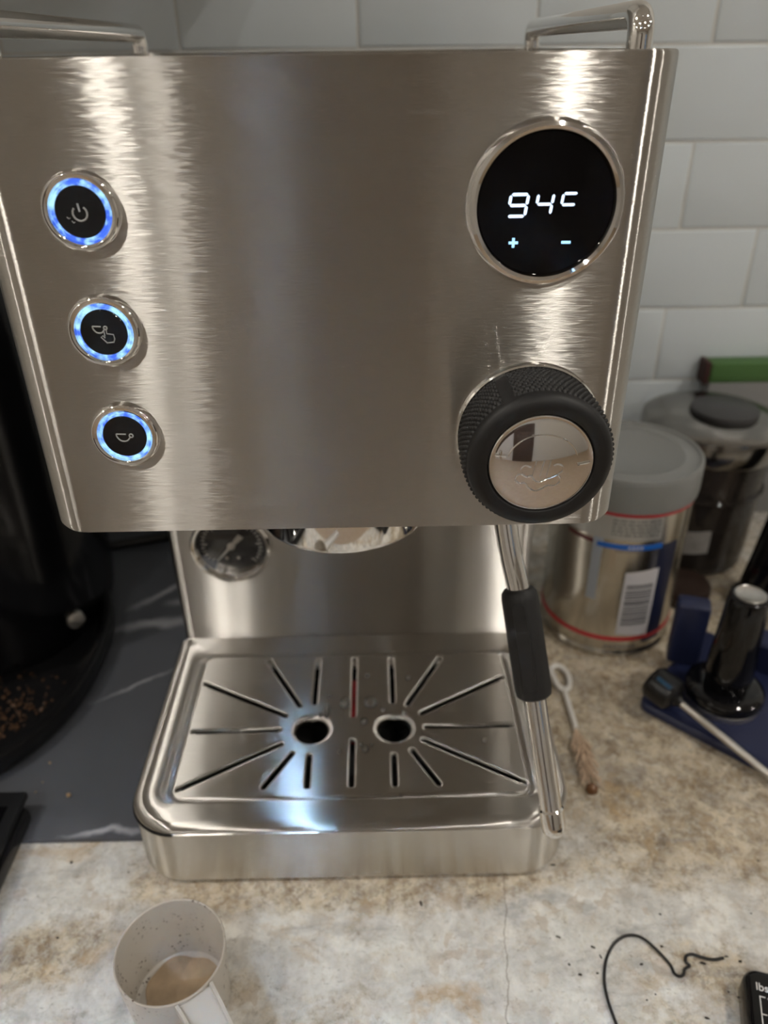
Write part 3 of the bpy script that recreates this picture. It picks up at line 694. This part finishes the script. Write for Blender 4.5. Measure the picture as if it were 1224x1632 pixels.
# water droplets on the plate
DLAB = ('round droplet between the slot showing red and the wet hole rim', 'largest round water droplet, beside the slot showing red', 'medium droplet midway between the two plate holes',
        'small droplet beside the far half of the slot showing red', 'small droplet between a straight and a slanted slot behind the dry hole', 'tiny droplet between the largest droplet and the dry hole',
        'small droplet touching the rim of the dry plate hole', 'largest droplet of a trio at the end of the front middle slot', 'droplet of the trio closest to the front middle slot',
        'droplet of the trio farthest from the front middle slot', 'lone tiny droplet between the front middle slot and the wet hole', 'tiny droplet squeezed between the long water streak and a slot end',
        'tiny droplet off the tip of the long water streak', 'tiny droplet on the front rim of the drip plate', 'tiny droplet between the long slots beside the steam wand', 'long water streak at the rim of the wet plate hole')
DROPS = ((-0.0059, 0.1034, 0.00378, 0.00532), (0.0128, 0.1036, 0.00496, 0.00561), (0.0084, 0.0854, 0.00277, 0.00346), (0.0102, 0.1325, 0.00196, 0.00245), (0.0414, 0.1289, 0.00219, 0.00304), (0.0217, 0.0967, 0.00187, 0.00234), (0.0370, 0.0931, 0.00187, 0.00262), (0.0092, 0.0599, 0.00269, 0.00364), (0.0063, 0.0639, 0.00135, 0.00253), (0.0137, 0.0637, 0.00135, 0.00225), (-0.0085, 0.0581, 0.00134, 0.00224), (-0.0230, 0.0923, 0.00163, 0.00234), (-0.0176, 0.1111, 0.00143, 0.00209), (0.0323, 0.0207, 0.00128, 0.00160), (0.0914, 0.0656, 0.00159, 0.00227), (-0.0187, 0.0965, 0.00282, 0.00774))      # x, y, half width, half length in metres
for i, (dx_, dy_, rx_, ry_) in enumerate(DROPS):
    c = Vector((dx_, dy_, ZTR)); h = min(rx_, ry_)*.8
    bm = bmesh.new(); L_ = []
    for j in range(7):
        a = j/6*PI/2*.999; L_.append([c + Vector((math.cos(2*PI*q/20)*rx_*math.cos(a), math.sin(2*PI*q/20)*ry_*math.cos(a), h*math.sin(a)+.00005)) for q in range(20)])
    rings(bm, L_, True, True, True); bmesh.ops.recalc_face_normals(bm, faces=bm.faces)
    bmesh.ops.translate(bm, verts=bm.verts, vec=-c)
    o = finish('water_droplet', bm, WATER); o.location = c
    big = DLAB[i]
    tag(o, big, 'droplet', 'water droplets on the drip plate')

# ================================================================== LEFT SIDE
mat_o = finish('marble_mat', Bx(-.62, -.1420, .033, .466, .0002, .0042, bev=.0006), MARBLE)
tag(mat_o, 'black marble-look mat with white veins beside the espresso machine', 'mat')
MT = .0044
gr = thing('coffee_grinder', 'glossy black coffee grinder with catch dish on the marble mat', 'grinder', (-.35, .24, MT))
def sup(cx, cy, hx, hy, z, e=2.3, n=72):
    out = []
    for i in range(n):
        t = 2*PI*i/n; c, s = math.cos(t), math.sin(t)
        out.append(Vector((cx+hx*math.copysign(abs(c)**(2/e), c), cy+hy*math.copysign(abs(s)**(2/e), s), z)))
    return out
GC = (-.352, .207)
bm = bmesh.new()
rings(bm, [sup(*GC, .128, .148, MT), sup(*GC, .131, .151, MT+.004), sup(*GC, .132, .152, .020), sup(*GC, .131, .151, .0235), sup(*GC, .128, .148, .0245), sup(*GC, .1235, .1435, .0235), sup(*GC, .1225, .1425, .018), sup(*GC, .118, .138, .0125)], True, True, True)
finish('catch_dish', bm, BLACK, gr)
bm = bmesh.new(); GB = (-.350, .292)
rings(bm, [sup(*GB, .108, .112, .0125), sup(*GB, .110, .116, .03), sup(*GB, .112, .118, .12), sup(*GB, .112, .118, .30), sup(*GB, .108, .114, .335), sup(*GB, .096, .102, .352), sup(*GB, .085, .09, .358)], True, True, True)
finish('body', bm, mat('grinder_gloss', (.003, .003, .004), .16), gr)
bm = bmesh.new()
rings(bm, [sup(GB[0]-.01, .178, .03, .022, .10), sup(GB[0]-.01, .172, .036, .028, .14), sup(GB[0]-.01, .172, .036, .03, .22), sup(GB[0]-.01, .19, .03, .03, .235)], True, True, True)
finish('chute', bm, BLACK, gr)
sc_n = Vector((.55, -.83, .12)).normalized()
scp = Vector((-.2475, .232, .0375))
finish('screw', lathe([(.0080, -.006), (.0080, .001), (.0074, .0022), (.005, .0030), (.001, .0032)], scp, sc_n, 32), SATIN, gr)
# grounds caught in the dish
bm = bmesh.new(); rnd = random.Random(3)
for i in range(260):
    x, y = rnd.gauss(-.272, .020), rnd.gauss(.135, .026)
    if ((x-GC[0])/.112)**2 + ((y-GC[1])/.132)**2 > 1: continue
    s = rnd.uniform(.0006, .0017)
    r = bmesh.ops.create_icosphere(bm, subdivisions=1, radius=s)
    bmesh.ops.scale(bm, verts=r['verts'], vec=(rnd.uniform(.7, 1.4), rnd.uniform(.7, 1.4), rnd.uniform(.5, .9)))
    bmesh.ops.translate(bm, verts=r['verts'], vec=(x, y, .0126+s*.5))
tag(finish('coffee_grounds', bm, mat('grounds', (.075, .036, .016), .5, var=.6, vscale=400)), 'loose brown coffee grounds in the grinder catch dish', 'grounds', kind='stuff')
# black box at the mat's front corner
sb = thing('black_scale', 'low black box with stepped lid overhanging the marble mat', 'scale', (-.30, .0, MT))
finish('body', Bx(-.38, -.2255, -.11, .050, MT, .017, bev=.0025), BLACK, sb)
finish('lid', Bx(-.38, -.2285, -.105, .0585, .0172, .0235, bev=.0018), mat('black_satin', (.012, .013, .015), .35), sb)
finish('inset', Bx(-.37, -.2365, -.095, .045, .0236, .0245, bev=.0004), GLOSSBLACK, sb)
# power cords behind
for i, pts in enumerate(([(-.30, .432, .012), (-.24, .445, .0095), (-.19, .440, .0095), (-.12, .425, .0095), (-.05, .42, .0035+.006)], [(-.27, .395, .0095), (-.22, .41, .0095), (-.17, .425, .0095), (-.145, .445, .0155), (-.06, .452, .0095)])):
    o = finish('power_cord', tube(smooth_path(pts, 10), .005, 12), BLACK)
    tag(o, ('thick black power cord running along the tiled wall', 'black power cord crossing the marble mat towards the grinder')[i], 'cord')

# measuring scoop
MC = Vector((-.096, -.0722, 0)); R0, R1, SH = .0272, .0298, .050
so = thing('measuring_scoop', 'translucent white plastic scoop with coffee residue and flat handle', 'scoop', (MC.x, MC.y, 0))
PLAST, t_, b_ = nt('frosted_plastic')
N = t_.nodes; L = t_.links
tc = N.new('ShaderNodeTexCoord')
vo1 = N.new('ShaderNodeTexVoronoi'); vo1.inputs['Scale'].default_value = 380; L.new(tc.outputs['Object'], vo1.inputs['Vector'])
n1 = N.new('ShaderNodeTexNoise'); n1.inputs['Scale'].default_value = 75; n1.inputs['Detail'].default_value = 3; L.new(tc.outputs['Object'], n1.inputs['Vector'])
md = N.new('ShaderNodeMapRange'); md.inputs[1].default_value = .2; md.inputs[2].default_value = .32; md.inputs[3].default_value = 1; md.inputs[4].default_value = 0; L.new(vo1.outputs['Distance'], md.inputs[0])
mk = N.new('ShaderNodeMapRange'); mk.inputs[1].default_value = .50; mk.inputs[2].default_value = .60; L.new(n1.outputs[0], mk.inputs[0])
mm = N.new('ShaderNodeMath'); mm.operation = 'MULTIPLY'; L.new(md.outputs[0], mm.inputs[0]); L.new(mk.outputs[0], mm.inputs[1])
RES = mat('residue', (.5, .42, .34), .5)
mx = N.new('ShaderNodeMix'); mx.data_type = 'RGBA'; mx.inputs[6].default_value = (.74, .70, .64, 1); mx.inputs[7].default_value = (.10, .06, .035, 1)
L.new(mm.outputs[0], mx.inputs[0]); L.new(mx.outputs[2], b_.inputs['Base Color'])
b_.inputs['Roughness'].default_value = .38; b_.inputs['Transmission Weight'].default_value = .35; b_.inputs['Subsurface Weight'].default_value = .0
CLEARP = mat('frosted_plastic_clean', (.74, .73, .71), .35, trans=.35)
finish('cup', lathe([(.001, .0006), (R0-.002, .0006), (R0, .0025), (R1, SH-.0006), (R1-.0005, SH), (R1-.0011, SH-.0004), (R0-.0012, .004), (R0-.003, .0026), (.001, .0026)], MC, seg=72), PLAST, so)
# residue pooled in the bottom
bm = bmesh.new(); lp = []
for i in range(40):
    t = 2*PI*i/40; r = .0235*(1+.06*math.sin(3*t+1)+.04*math.sin(7*t)); lp.append(MC+Vector((.0012+math.cos(t)*r, .001+math.sin(t)*r, 0)))
rings(bm, [[p+Vector((0, 0, .0027)) for p in lp], [MC+(p-MC)*.96+Vector((0, 0, .0033)) for p in lp]], True, True, True)
finish('coffee_residue', bm, mat('coffee_film', (.50, .38, .26), .35, var=.45, vscale=90), so)
hd = Vector((.60, -.80, 0)).normalized(); hp = Vector((-hd.y, hd.x, 0))
bm = bmesh.new(); Ls = []
for s, wd_, z, th in ((-.0005, .0105, SH-.004, .008), (.008, .0100, SH-.003, .008), (.03, .0092, SH-.006, .007), (.06, .0085, SH-.012, .006), (.085, .008, SH-.018, .005), (.09, .005, SH-.019, .004)):
    c = MC + hd*(R1-.0002+s) + Vector((0, 0, z))
    Ls.append([c-hp*wd_-Vector((0, 0, th/2)), c-hp*wd_+Vector((0, 0, th/2)), c-hp*(wd_-.0016)+Vector((0, 0, th/2)), c-hp*(wd_-.0022)+Vector((0, 0, th/2-.0025)), c+hp*(wd_-.0022)+Vector((0, 0, th/2-.0025)),
               c+hp*(wd_-.0016)+Vector((0, 0, th/2)), c+hp*wd_+Vector((0, 0, th/2)), c+hp*wd_-Vector((0, 0, th/2)), c+hp*(wd_-.0016)-Vector((0, 0, th/2)), c+hp*(wd_-.0022)-Vector((0, 0, -th/2+.0045)), c-hp*(wd_-.0022)-Vector((0, 0, -th/2+.0045)), c-hp*(wd_-.0016)-Vector((0, 0, th/2))])
rings(bm, Ls, True, True, True); bmesh.ops.recalc_face_normals(bm, faces=bm.faces)
finish('handle', bm, CLEARP, so, 30)

# ================================================================== RIGHT SIDE
# coffee can
CX, CY, CR = .232, .270, .058
can = thing('coffee_can', 'silver coffee can with grey lid, red bands and barcode', 'can', (CX, CY, 0))
cc = (CX, CY, 0)
body = finish('body', lathe([(.054, 0), (.0585, .0012), (.0592, .004), (.0575, .0075), (.058, .009), (.058, .150)], cc, seg=96), mat('can_metal', (.55, .52, .46), .22, 1), can)
lid = finish('lid', lathe([(.0590, .1475), (.0600, .148), (.0605, .152), (.0605, .1715), (.0602, .1755), (.0590, .1772), (.0570, .1770), (.0562, .1757), (.0545, .1752), (.046, .1752), (.0452, .1757), (.0444, .1752), (.001, .1752)], cc, seg=96), mat('grey_lid', (.23, .235, .23), .4), can)
def wrap(name, a0, a1, z0, z1, m, rad=.0583, th=.0002, parent=None, z0b=None, z1b=None, n=None):
    """a printed patch that follows the can's side; angles in degrees"""
    n = n or max(2, int(abs(a1-a0)/4)); bm = bmesh.new(); a_l, b_l = [], []
    L_ = [[], [], [], []]
    for i in range(n+1):
        k = i/n; a = math.radians(a0+(a1-a0)*k); zz0 = z0+((z0b if z0b is not None else z0)-z0)*k; zz1 = z1+((z1b if z1b is not None else z1)-z1)*k
        for j, (r, z) in enumerate(((rad-.0004, zz0), (rad, zz0), (rad, zz1), (rad-.0004, zz1))): L_[j].append(Vector((CX+math.cos(a)*r, CY+math.sin(a)*r, z)))
    vs_ = [[bm.verts.new(p) for p in l] for l in L_]
    for j in range(4):
        for i in range(n): bm.faces.new((vs_[j][i], vs_[j][i+1], vs_[(j+1) % 4][i+1], vs_[(j+1) % 4][i]))
    for e in (0, n): bm.faces.new([vs_[j][e] for j in range(4)])
    bmesh.ops.recalc_face_normals(bm, faces=bm.faces)
    return finish(name, bm, m, parent or body)
wrap('red_band', 0, 360, .1445, .1490, REDBAND, .0588, parent=can, n=90)
wrap('red_band', 0, 360, .0185, .0222, REDBAND, .0584, n=90)
LABW = mat('label_silver', (.50, .50, .48), .35, .6)
wrap('label_panel', -150, -72, .122, .1440, LABW, .0583)
wrap('label_navy', -71, -52, .014, .1160, mat('label_navy', (.010, .014, .045), .3), .0583)
wrap('blue_strip', -122.9, -69.5, .1135, .1180, mat('label_blue', (.01, .13, .55), .35), .0585)
wrap('dark_red_mark', -150, -126, .1165, .1195, mat('label_darkred', (.08, .006, .008), .4), .0583, z0b=.1150, z1b=.1185)
wrap('white_stroke', -126, -118, .06, .128, mat('label_pale', (.42, .47, .55), .3, .5), .0582)
INK = mat('label_ink', (.12, .12, .13), .5)
rl = random.Random(5)
for r in range(5):
    a = -113
    while a < -75:
        l = rl.uniform(1.5, 6)
        wrap('fine_print', a, min(a+l, -74), .1400-.0033*r, .1412-.0033*r, INK, .0585, n=2); a += l+rl.uniform(.8, 1.5)
for k in range(9): wrap('fine_print', -108+k*2.6, -106.6+k*2.6, .1108, .1120, INK, .0584, n=2)
for k in range(4): wrap('fine_print', -98+k*3.2, -96+k*3.2, .1150, .1165, WHITEP, .0586, n=2)
bcw = wrap('barcode_label', -96.5, -68, .0265, .0905, mat('label_white', (.62, .61, .64), .5), .0584, z0b=.0225, z1b=.0935)
z = .036
while z < .080:
    h = rl.choice((.0006, .0009, .0013, .0018))
    wrap('barcode_bar', -94, -71, z, z+h, INK, .0586, parent=body, n=6); z += h+rl.choice((.0007, .0011, .0015))
for k in range(7): wrap('fine_print', -104+k*4, -101.5+k*4, .0105, .0125, INK, .0584, n=2)

# glass jar with steel lid
JX, JY = .350, .384
jar = thing('storage_jar', 'smoky clear storage jar with domed steel lid and dark knob', 'jar', (JX, JY, 0))
jc = (JX, JY, 0)
SMOKE = glassy('smoky_plastic', (.42, .37, .34), .25, .06, (.10, .085, .075))
finish('body', lathe([(.001, .001), (.052, .001), (.055, .004), (.0565, .02), (.058, .085), (.0605, .0862), (.0605, .0885), (.058, .0895), (.0595, .128)], jc, seg=80, cap1=False), SMOKE, jar)
finish('contents', lathe([(.048, .003), (.048, .040), (.044, .046), (.02, .048), (.001, .048)], jc, seg=56), mat('dark_contents', (.02, .014, .012), .5, bump=.8, bscale=300), jar)
finish('lid', lathe([(.0615, .1275), (.0660, .128), (.0672, .130), (.0672, .1500), (.0660, .1535), (.063, .1555), (.055, .1585), (.046, .1605), (.036, .1618), (.02, .1625), (.001, .1626)], jc, seg=96), mat('polished_lid', (.25, .24, .225), .18, 1), jar)
finish('knob', lathe([(.031, .1600), (.032, .1640), (.0312, .1668), (.029, .1680), (.001, .1682)], (JX+.006, JY-.008, 0), seg=64), mat('dark_grey_knob', (.045, .044, .046), .45), jar)
bm = bmesh.new()
st = []
for i in range(7):
    a = math.radians(-128+2.9*i*2); st.append(Vector((JX+math.cos(a)*.0579, JY+math.sin(a)*.0579, 0)))
vs_ = [[bm.verts.new(p+Vector((0, 0, zz+.001*i))) for i, p in enumerate(st)] for zz in (.026, .052)]
for i in range(6): bm.faces.new((vs_[0][i], vs_[0][i+1], vs_[1][i+1], vs_[1][i]))
bmesh.ops.solidify(bm, geom=bm.faces[:], thickness=.0004)
finish('sticker', bm, mat('white_sticker', (.60, .58, .56), .5, var=.35, vscale=120), jar)
# green box behind the jar
gb = thing('green_box', 'cardboard box with green top band standing against the tiles', 'box', (.45, .455, 0))
finish('carton', Bx(.372, .56, .456, .477, 0, .160, bev=.001), mat('grey_card', (.24, .24, .24), .6), gb)
finish('green_band', Bx(.3715, .5605, .4555, .4775, .160, .1815, bev=.002), mat('green_card', (.07, .16, .045), .5), gb)
finish('end_flap', Bx(.3650, .3712, .456, .477, .158, .183, bev=.002), mat('maroon_card', (.05, .018, .016), .6), gb)
# brown puck
bp = thing('brown_lid', 'small round dark brown lid lying between can and jar', 'lid', (.318, .299, 0))
finish('disc', lathe([(.024, 0), (.0255, .001), (.0255, .014), (.0245, .016), (.022, .0165), (.001, .0165)], (.318, .300, 0), seg=56), mat('dark_brown', (.028, .016, .012), .4), bp)

# tamping station
ts = thing('tamping_station', 'navy blue plastic tamping station with upright block', 'tamping station', (.29, .16, 0))
Cn = Vector((.2290, .1490, 0)); U = Vector((.725, -.689, 0)); V = Vector((.689, .725, 0))
def q2(u, v, z): return Cn + U*u + V*v + Vector((0, 0, z))
bm = bmesh.new()
def ql(ins, z): return [q2(x, y, z) for x, y in rrect(ins, .17-ins, ins, .125-ins, max(.010-ins, .002), 6)]
rings(bm, [ql(.0015, 0), ql(0, .0015), ql(0, .007), ql(.0012, .0085), ql(.003, .009), ql(.0055, .0105), ql(.007, .0110)], True, True, True)
finish('plate', bm, NAVY, ts)
bm = Bx(.268, .2945, .188, .206, .0105, .072, bev=.003, seg=3, rotz=-.32)
finish('upright_block', bm, NAVY, ts)
bm = bmesh.new(); Ls = [[q2(x, y, z) for x, y in rrect(.045+i, .16-i, .098+i, .122-i, .004, 4)] for i, z in ((0, .0105), (0, .036), (.002, .038))]
rings(bm, Ls, True, True, True); bmesh.ops.recalc_face_normals(bm, faces=bm.faces); finish('rest_block', bm, NAVY, ts)
# tamper
tp = thing('tamper', 'glossy black tamper with steel cap standing on the navy station', 'tamper', (.2965, .1475, .0112))
tc_ = (.2965, .1475, .0112)
finish('base', lathe([(.0285, 0), (.0290, .0008), (.0290, .005), (.0280, .0058)], tc_, seg=72), SATIN, tp)
finish('base_cover', lathe([(.0281, .0058), (.0300, .0066), (.0303, .010), (.0296, .0140), (.0270, .0160), (.024, .0168), (.010, .0172)], tc_, seg=72), GLOSSBLACK, tp)
finish('handle', lathe([(.0150, .0165), (.0168, .020), (.0182, .030), (.0176, .045), (.0164, .065), (.0156, .085), (.0152, .098), (.0146, .1022), (.0128, .1038), (.0112, .1040)], tc_, seg=64), GLOSSBLACK, tp)
finish('cap', lathe([(.0114, .1036), (.0114, .1048), (.0106, .1052), (.0094, .1044), (.001, .1042)], tc_, seg=48), SATIN, tp)
# probe thermometer
th = thing('probe_thermometer', 'black headed probe with thin steel rod leaning off the navy station', 'thermometer', (.247, .142, .011))
H0 = Vector((.2470, .1415, .0262)); H1 = Vector((.3150, .0585, .0034)); hd2 = (H1-H0).normalized()
finish('rod', tube([H0+hd2*.006, H0+hd2*.06, H1], .0030, 14, rr=[.0030, .0030, .0028]), SATIN, th)
finish('head', lathe([(.006, -.016), (.0115, -.0145), (.0138, -.0115), (.0142, .0), (.0136, .0062), (.0110, .0088), (.0060, .0105), (.0036, .014), (.0034, .015)], H0, hd2, 40), BLACK, th)
a_, u_, v_ = frame(hd2); up = (Vector((-.35, -.35, .9))); up = (up-a_*up.dot(a_)).normalized(); sd = a_.cross(up)
bm = bmesh.new(); Ls = [[H0 + a_*x + sd*y + up*h for x, y in ((-.009, -.0016), (.004, -.0016), (.004, .0016), (-.009, .0016))] for h in (.0125, .0146)]
rings(bm, Ls, True, True, True); bmesh.ops.recalc_face_normals(bm, faces=bm.faces); finish('blue_mark', bm, mat('blue_mark', (.012, .05, .10), .3), th)
# black handle behind
bh = thing('portafilter_handle', 'tall black tapered handle leaning behind the tamping station', 'handle', (.378, .286, 0))
ax = Vector((.22, .1, 1)).normalized()
finish('grip', lathe([(.0135, .004), (.0155, .01), (.0150, .05), (.0165, .11), (.0175, .14), (.0150, .148), (.008, .150)], (.378, .286, 0), ax, 40), GLOSSBLACK, bh)
finish('foot', lathe([(.019, 0), (.0195, .004), (.0185, .012), (.016, .016)], (.378, .286, 0), seg=40), BLACK, bh)
wcup = thing('cream_bowl', 'cream bowl on dark foot at the end of the navy station', 'bowl', (.425, .225, 0))
finish('bowl', lathe([(.022, .012), (.026, .015), (.029, .03), (.0305, .06), (.0295, .0605), (.027, .03), (.02, .018), (.001, .016)], (.4265, .232, 0), seg=48), mat('cream', (.62, .56, .46), .4), wcup)
finish('foot', lathe([(.024, 0), (.0245, .010), (.0225, .0125)], (.4265, .232, 0), seg=40), BLACK, wcup)

# cleaning brush
br = thing('cleaning_brush', 'small white looped brush with tan bristles lying beside the machine', 'brush', (.175, .14, 0))
bz = .0036
lp = [Vector((.1713, .1712, .0036)), Vector((.1686, .1812, .0036)), Vector((.1680, .1945, .0036)), Vector((.1748, .1983, .0036)), Vector((.1803, .1910, .0036)), Vector((.1809, .1785, .0036)), Vector((.1773, .1695, .0036))]
finish('loop_handle', tube(smooth_path(lp, 6, True), .0024, 10, closed=True), WHITEP, br)
finish('stem', tube(smooth_path([Vector((.1742, .1696, .0036)), Vector((.1741, .1499, .0036)), Vector((.1743, .1326, .0036)), Vector((.1740, .1246, .0036))], 5), .0022, 10), WHITEP, br)
bm = bmesh.new(); a0 = Vector((.1741, .1272, .0036)); a1 = Vector((.1735, .0696, .0036)); rb = random.Random(9); d0 = (a1-a0).normalized(); n0 = Vector((-d0.y, d0.x, 0))
for i in range(150):
    t = i/150; o0 = a0 + d0*((a1-a0).length*t*.7); l = rb.uniform(.012, .02)
    e = o0 + d0*l*1.15 + n0*rb.uniform(-.008, .008) + Vector((0, 0, rb.uniform(-.002, .0045)))
    tube([o0, e], .00035, 4, bm=bm)
finish('bristles', bm, mat('tan_bristle', (.68, .52, .38), .5), br)['kind'] = 'stuff'
am = Vector((.1730, .0687, .0020))
finish('tip', lathe([(.001, -.002), (.004, -.0015), (.0048, .001), (.0035, .004), (.001, .005)], am, d0, 16), mat('amber_tip', (.20, .09, .035), .25, trans=.3), br)

# bent wire tie
WP = ((0.1490, -0.0968), (0.1473, -0.0877), (0.1464, -0.0776), (0.1473, -0.0672), (0.1514, -0.0556), (0.1579, -0.0467), (0.1653, -0.0418), (0.1720, -0.0412), (0.1774, -0.0437), (0.1827, -0.0499), (0.1870, -0.0564), (0.1887, -0.0601), (0.1892, -0.0641), (0.1912, -0.0660), (0.1940, -0.0653), (0.1958, -0.0621), (0.1995, -0.0600), (0.1982, -0.0574), (0.1997, -0.0541), (0.2033, -0.0534), (0.2082, -0.0554), (0.2143, -0.0570), (0.2211, -0.0560))
wt = finish('wire_tie', tube(smooth_path([Vector((x, y, .0013+.0004*math.sin(i))) for i, (x, y) in enumerate(WP)], 5), .0009, 10), mat('black_vinyl', (.012, .012, .012), .35))
tag(wt, 'bent black wire tie lying on the granite', 'wire')
# handheld scale at the corner
hs_ = thing('pocket_scale', 'glossy black pocket scale with white pounds markings on the granite', 'scale', (.245, -.10, 0))
SC0 = Vector((.2238, -.0685, .0180)); ey = Vector((-.30, -.955, 0)).normalized(); ex = Vector((-ey.y, ey.x, 0))
def s2(u, v, z): return SC0 + ex*u + ey*v + Vector((0, 0, z-.018))
bm = bmesh.new()
def sl2(ins, z): return [s2(x, y, z) for x, y in rrect(ins, .062-ins, ins, .12-ins, max(.008-ins, .002), 6)]
rings(bm, [sl2(.001, .0), sl2(0, .002), sl2(0, .0135), sl2(.0008, .016), sl2(.0025, .0176), sl2(.004, .018)], True, True, True); bmesh.ops.recalc_face_normals(bm, faces=bm.faces)
finish('case', bm, GLOSSBLACK, hs_)
def mark(u0, u1, v0, v1):
    bm = bmesh.new(); rings(bm, [[s2(u, v, z) for u, v in ((u0, v0), (u1, v0), (u1, v1), (u0, v1))] for z in (.0179, .0182)], True, True, True); bmesh.ops.recalc_face_normals(bm, faces=bm.faces); return bm
PRINT = mat('white_print', (.72, .72, .72), .5)
finish('scale_bracket', mark(.0070, .0075, .0165, .078), PRINT, hs_)
for k in range(5): finish('scale_tick', mark(.0075, .0100, .0165+.0095*k, .0170+.0095*k), PRINT, hs_)
def put_text(s, size, u, v, name):
    bm = text_mesh(s, size)
    for q in bm.verts: q.co = s2(u+q.co.x, v-q.co.y, .0182+q.co.z)
    bmesh.ops.recalc_face_normals(bm, faces=bm.faces); finish(name, bm, PRINT, hs_, smooth=False)
put_text('lbs', .0062, .0055, .0135, 'lettering_lbs'); put_text('4', .0070, .0110, .0190, 'numeral_four'); put_text('3', .0070, .0110, .0285, 'numeral_three'); put_text('2', .0070, .0110, .0380, 'numeral_two')

# crumbs on the counter
CR_ = ((0.1261, -0.0406, 0.00155, 0.35, 0.40), (0.1456, -0.0472, 0.00156, 0.35, 0.50), (0.1489, -0.0530, 0.00133, 0.35, 1.20), (0.1343, -0.0633, 0.00109, 0.70, 0.10), (0.1446, -0.0626, 0.00088, 0.70, 0.00), (0.1292, -0.0572, 0.00088, 0.70, 0.80), (0.1927, -0.0274, 0.00092, 0.70, 0.60), (0.1872, -0.0477, 0.00113, 0.70, 0.30), (0.1718, -0.0581, 0.00111, 0.70, -0.20), (0.2080, -0.0584, 0.00204, 0.35, 0.35), (0.2306, -0.0576, 0.00115, 0.70, 0.10), (0.2170, -0.0747, 0.00068, 0.70, 0.60), (0.2213, -0.0782, 0.00090, 0.70, 1.40), (0.1690, -0.0781, 0.00066, 0.70, 0.00), (0.1748, -0.0751, 0.00066, 0.70, 1.00), (0.1995, -0.0888, 0.00155, 0.35, 0.40), (0.2495, -0.0281, 0.00072, 0.70, 0.20), (0.2695, 0.0081, 0.00075, 0.70, 0.30), (0.1939, 0.0458, 0.00074, 0.70, 0.50), (0.2234, -0.0546, 0.00138, 0.35, 0.10), (0.0437, -0.0171, 0.00201, 0.35, 1.30), (0.1331, 0.0083, 0.00163, 0.35, 0.00), (-0.1807, -0.0342, 0.00094, 0.70, 0.20), (-0.1893, 0.0178, 0.00123, 0.70, 1.20), (-0.1489, 0.0098, 0.00072, 0.70, 0.30))      # x, y, half length, width ratio, turn
CLAB = ('dark crumb beside the hair crack in the granite', 'elongated crumb outside the rounded bend of the wire tie', 'crumb almost touching the rounded bend of the wire tie', 'crumb between the hair crack and the wire tie, at the end of a smear',
        'crumb hard against the outside of the wire tie', 'crumb alone between the hair crack and the wire smear', 'crumb behind the wire tie, away from its bend', 'crumb just over the sloping part of the wire tie', 'crumb inside the loop of the wire tie',
        'long dark sliver under the tail of the wire tie', 'crumb between the wire tail and the pocket scale', 'small crumb next to the pocket scale, farther from its case', 'crumb touching the side of the pocket scale', 'tiny crumb in the open granite inside the wire curve',
        'tiny crumb under the kink of the wire tie', 'dark sliver on the granite beside the pocket scale text', 'tiny crumb behind the pocket scale', 'crumb on the brown granite in front of the navy station', 'crumb on the brown granite near the bristle tip', 'crumb stuck at the cut end of the wire tie',
        'upright dark sliver in front of the drip tray', 'dark sliver against the base corner under the steam wand', 'crumb on the granite behind the plastic scoop rim', 'thin sliver in front of the marble mat edge', 'tiny crumb between the marble mat and the drip tray corner')
CRM = mat('dark_crumb', (.02, .014, .010), .6)
for i, (x, y, k, wr, an) in enumerate(CR_):
    c = Vector((x, y, 0))
    bm = bmesh.new(); bmesh.ops.create_icosphere(bm, subdivisions=2, radius=1)
    rb = random.Random(i)
    for v in bm.verts: v.co *= rb.uniform(.65, 1.25)
    bmesh.ops.scale(bm, verts=bm.verts, vec=(k, k*wr, k*.35)); bmesh.ops.rotate(bm, verts=bm.verts, cent=(0, 0, 0), matrix=Matrix.Rotation(-an, 3, 'Z'))
    lo = min(v.co.z for v in bm.verts)
    o = finish('coffee_crumb', bm, CRM, smooth=False); o.location = c - Vector((0, 0, lo))
    tag(o, CLAB[i], 'crumb', 'dark crumbs on the granite')
for i, (x, y) in enumerate(((-0.2069, 0.0689), (-0.2313, 0.0997), (-0.2324, 0.0729), (-0.2306, 0.0819))):
    c = Vector((x, y, MT-.0002)); bm = bmesh.new(); bmesh.ops.create_icosphere(bm, subdivisions=2, radius=(.0016, .0009, .0006, .0006)[i]); rb = random.Random(i+50)
    for v in bm.verts: v.co *= rb.uniform(.7, 1.2)
    lo = min(v.co.z for v in bm.verts)
    o = finish('pale_crumb', bm, mat('pale_crumb', (.40, .27, .15), .6), smooth=False); o.location = c-Vector((0, 0, lo))
    tag(o, ('largest tan crumb on the marble mat beside the black box', 'tan crumb on the marble mat under the grinder dish rim', 'speck of tan crumb next to the corner of the black box', 'speck of tan crumb between the grinder dish and the black box')[i], 'crumb', 'tan crumbs on the mat')
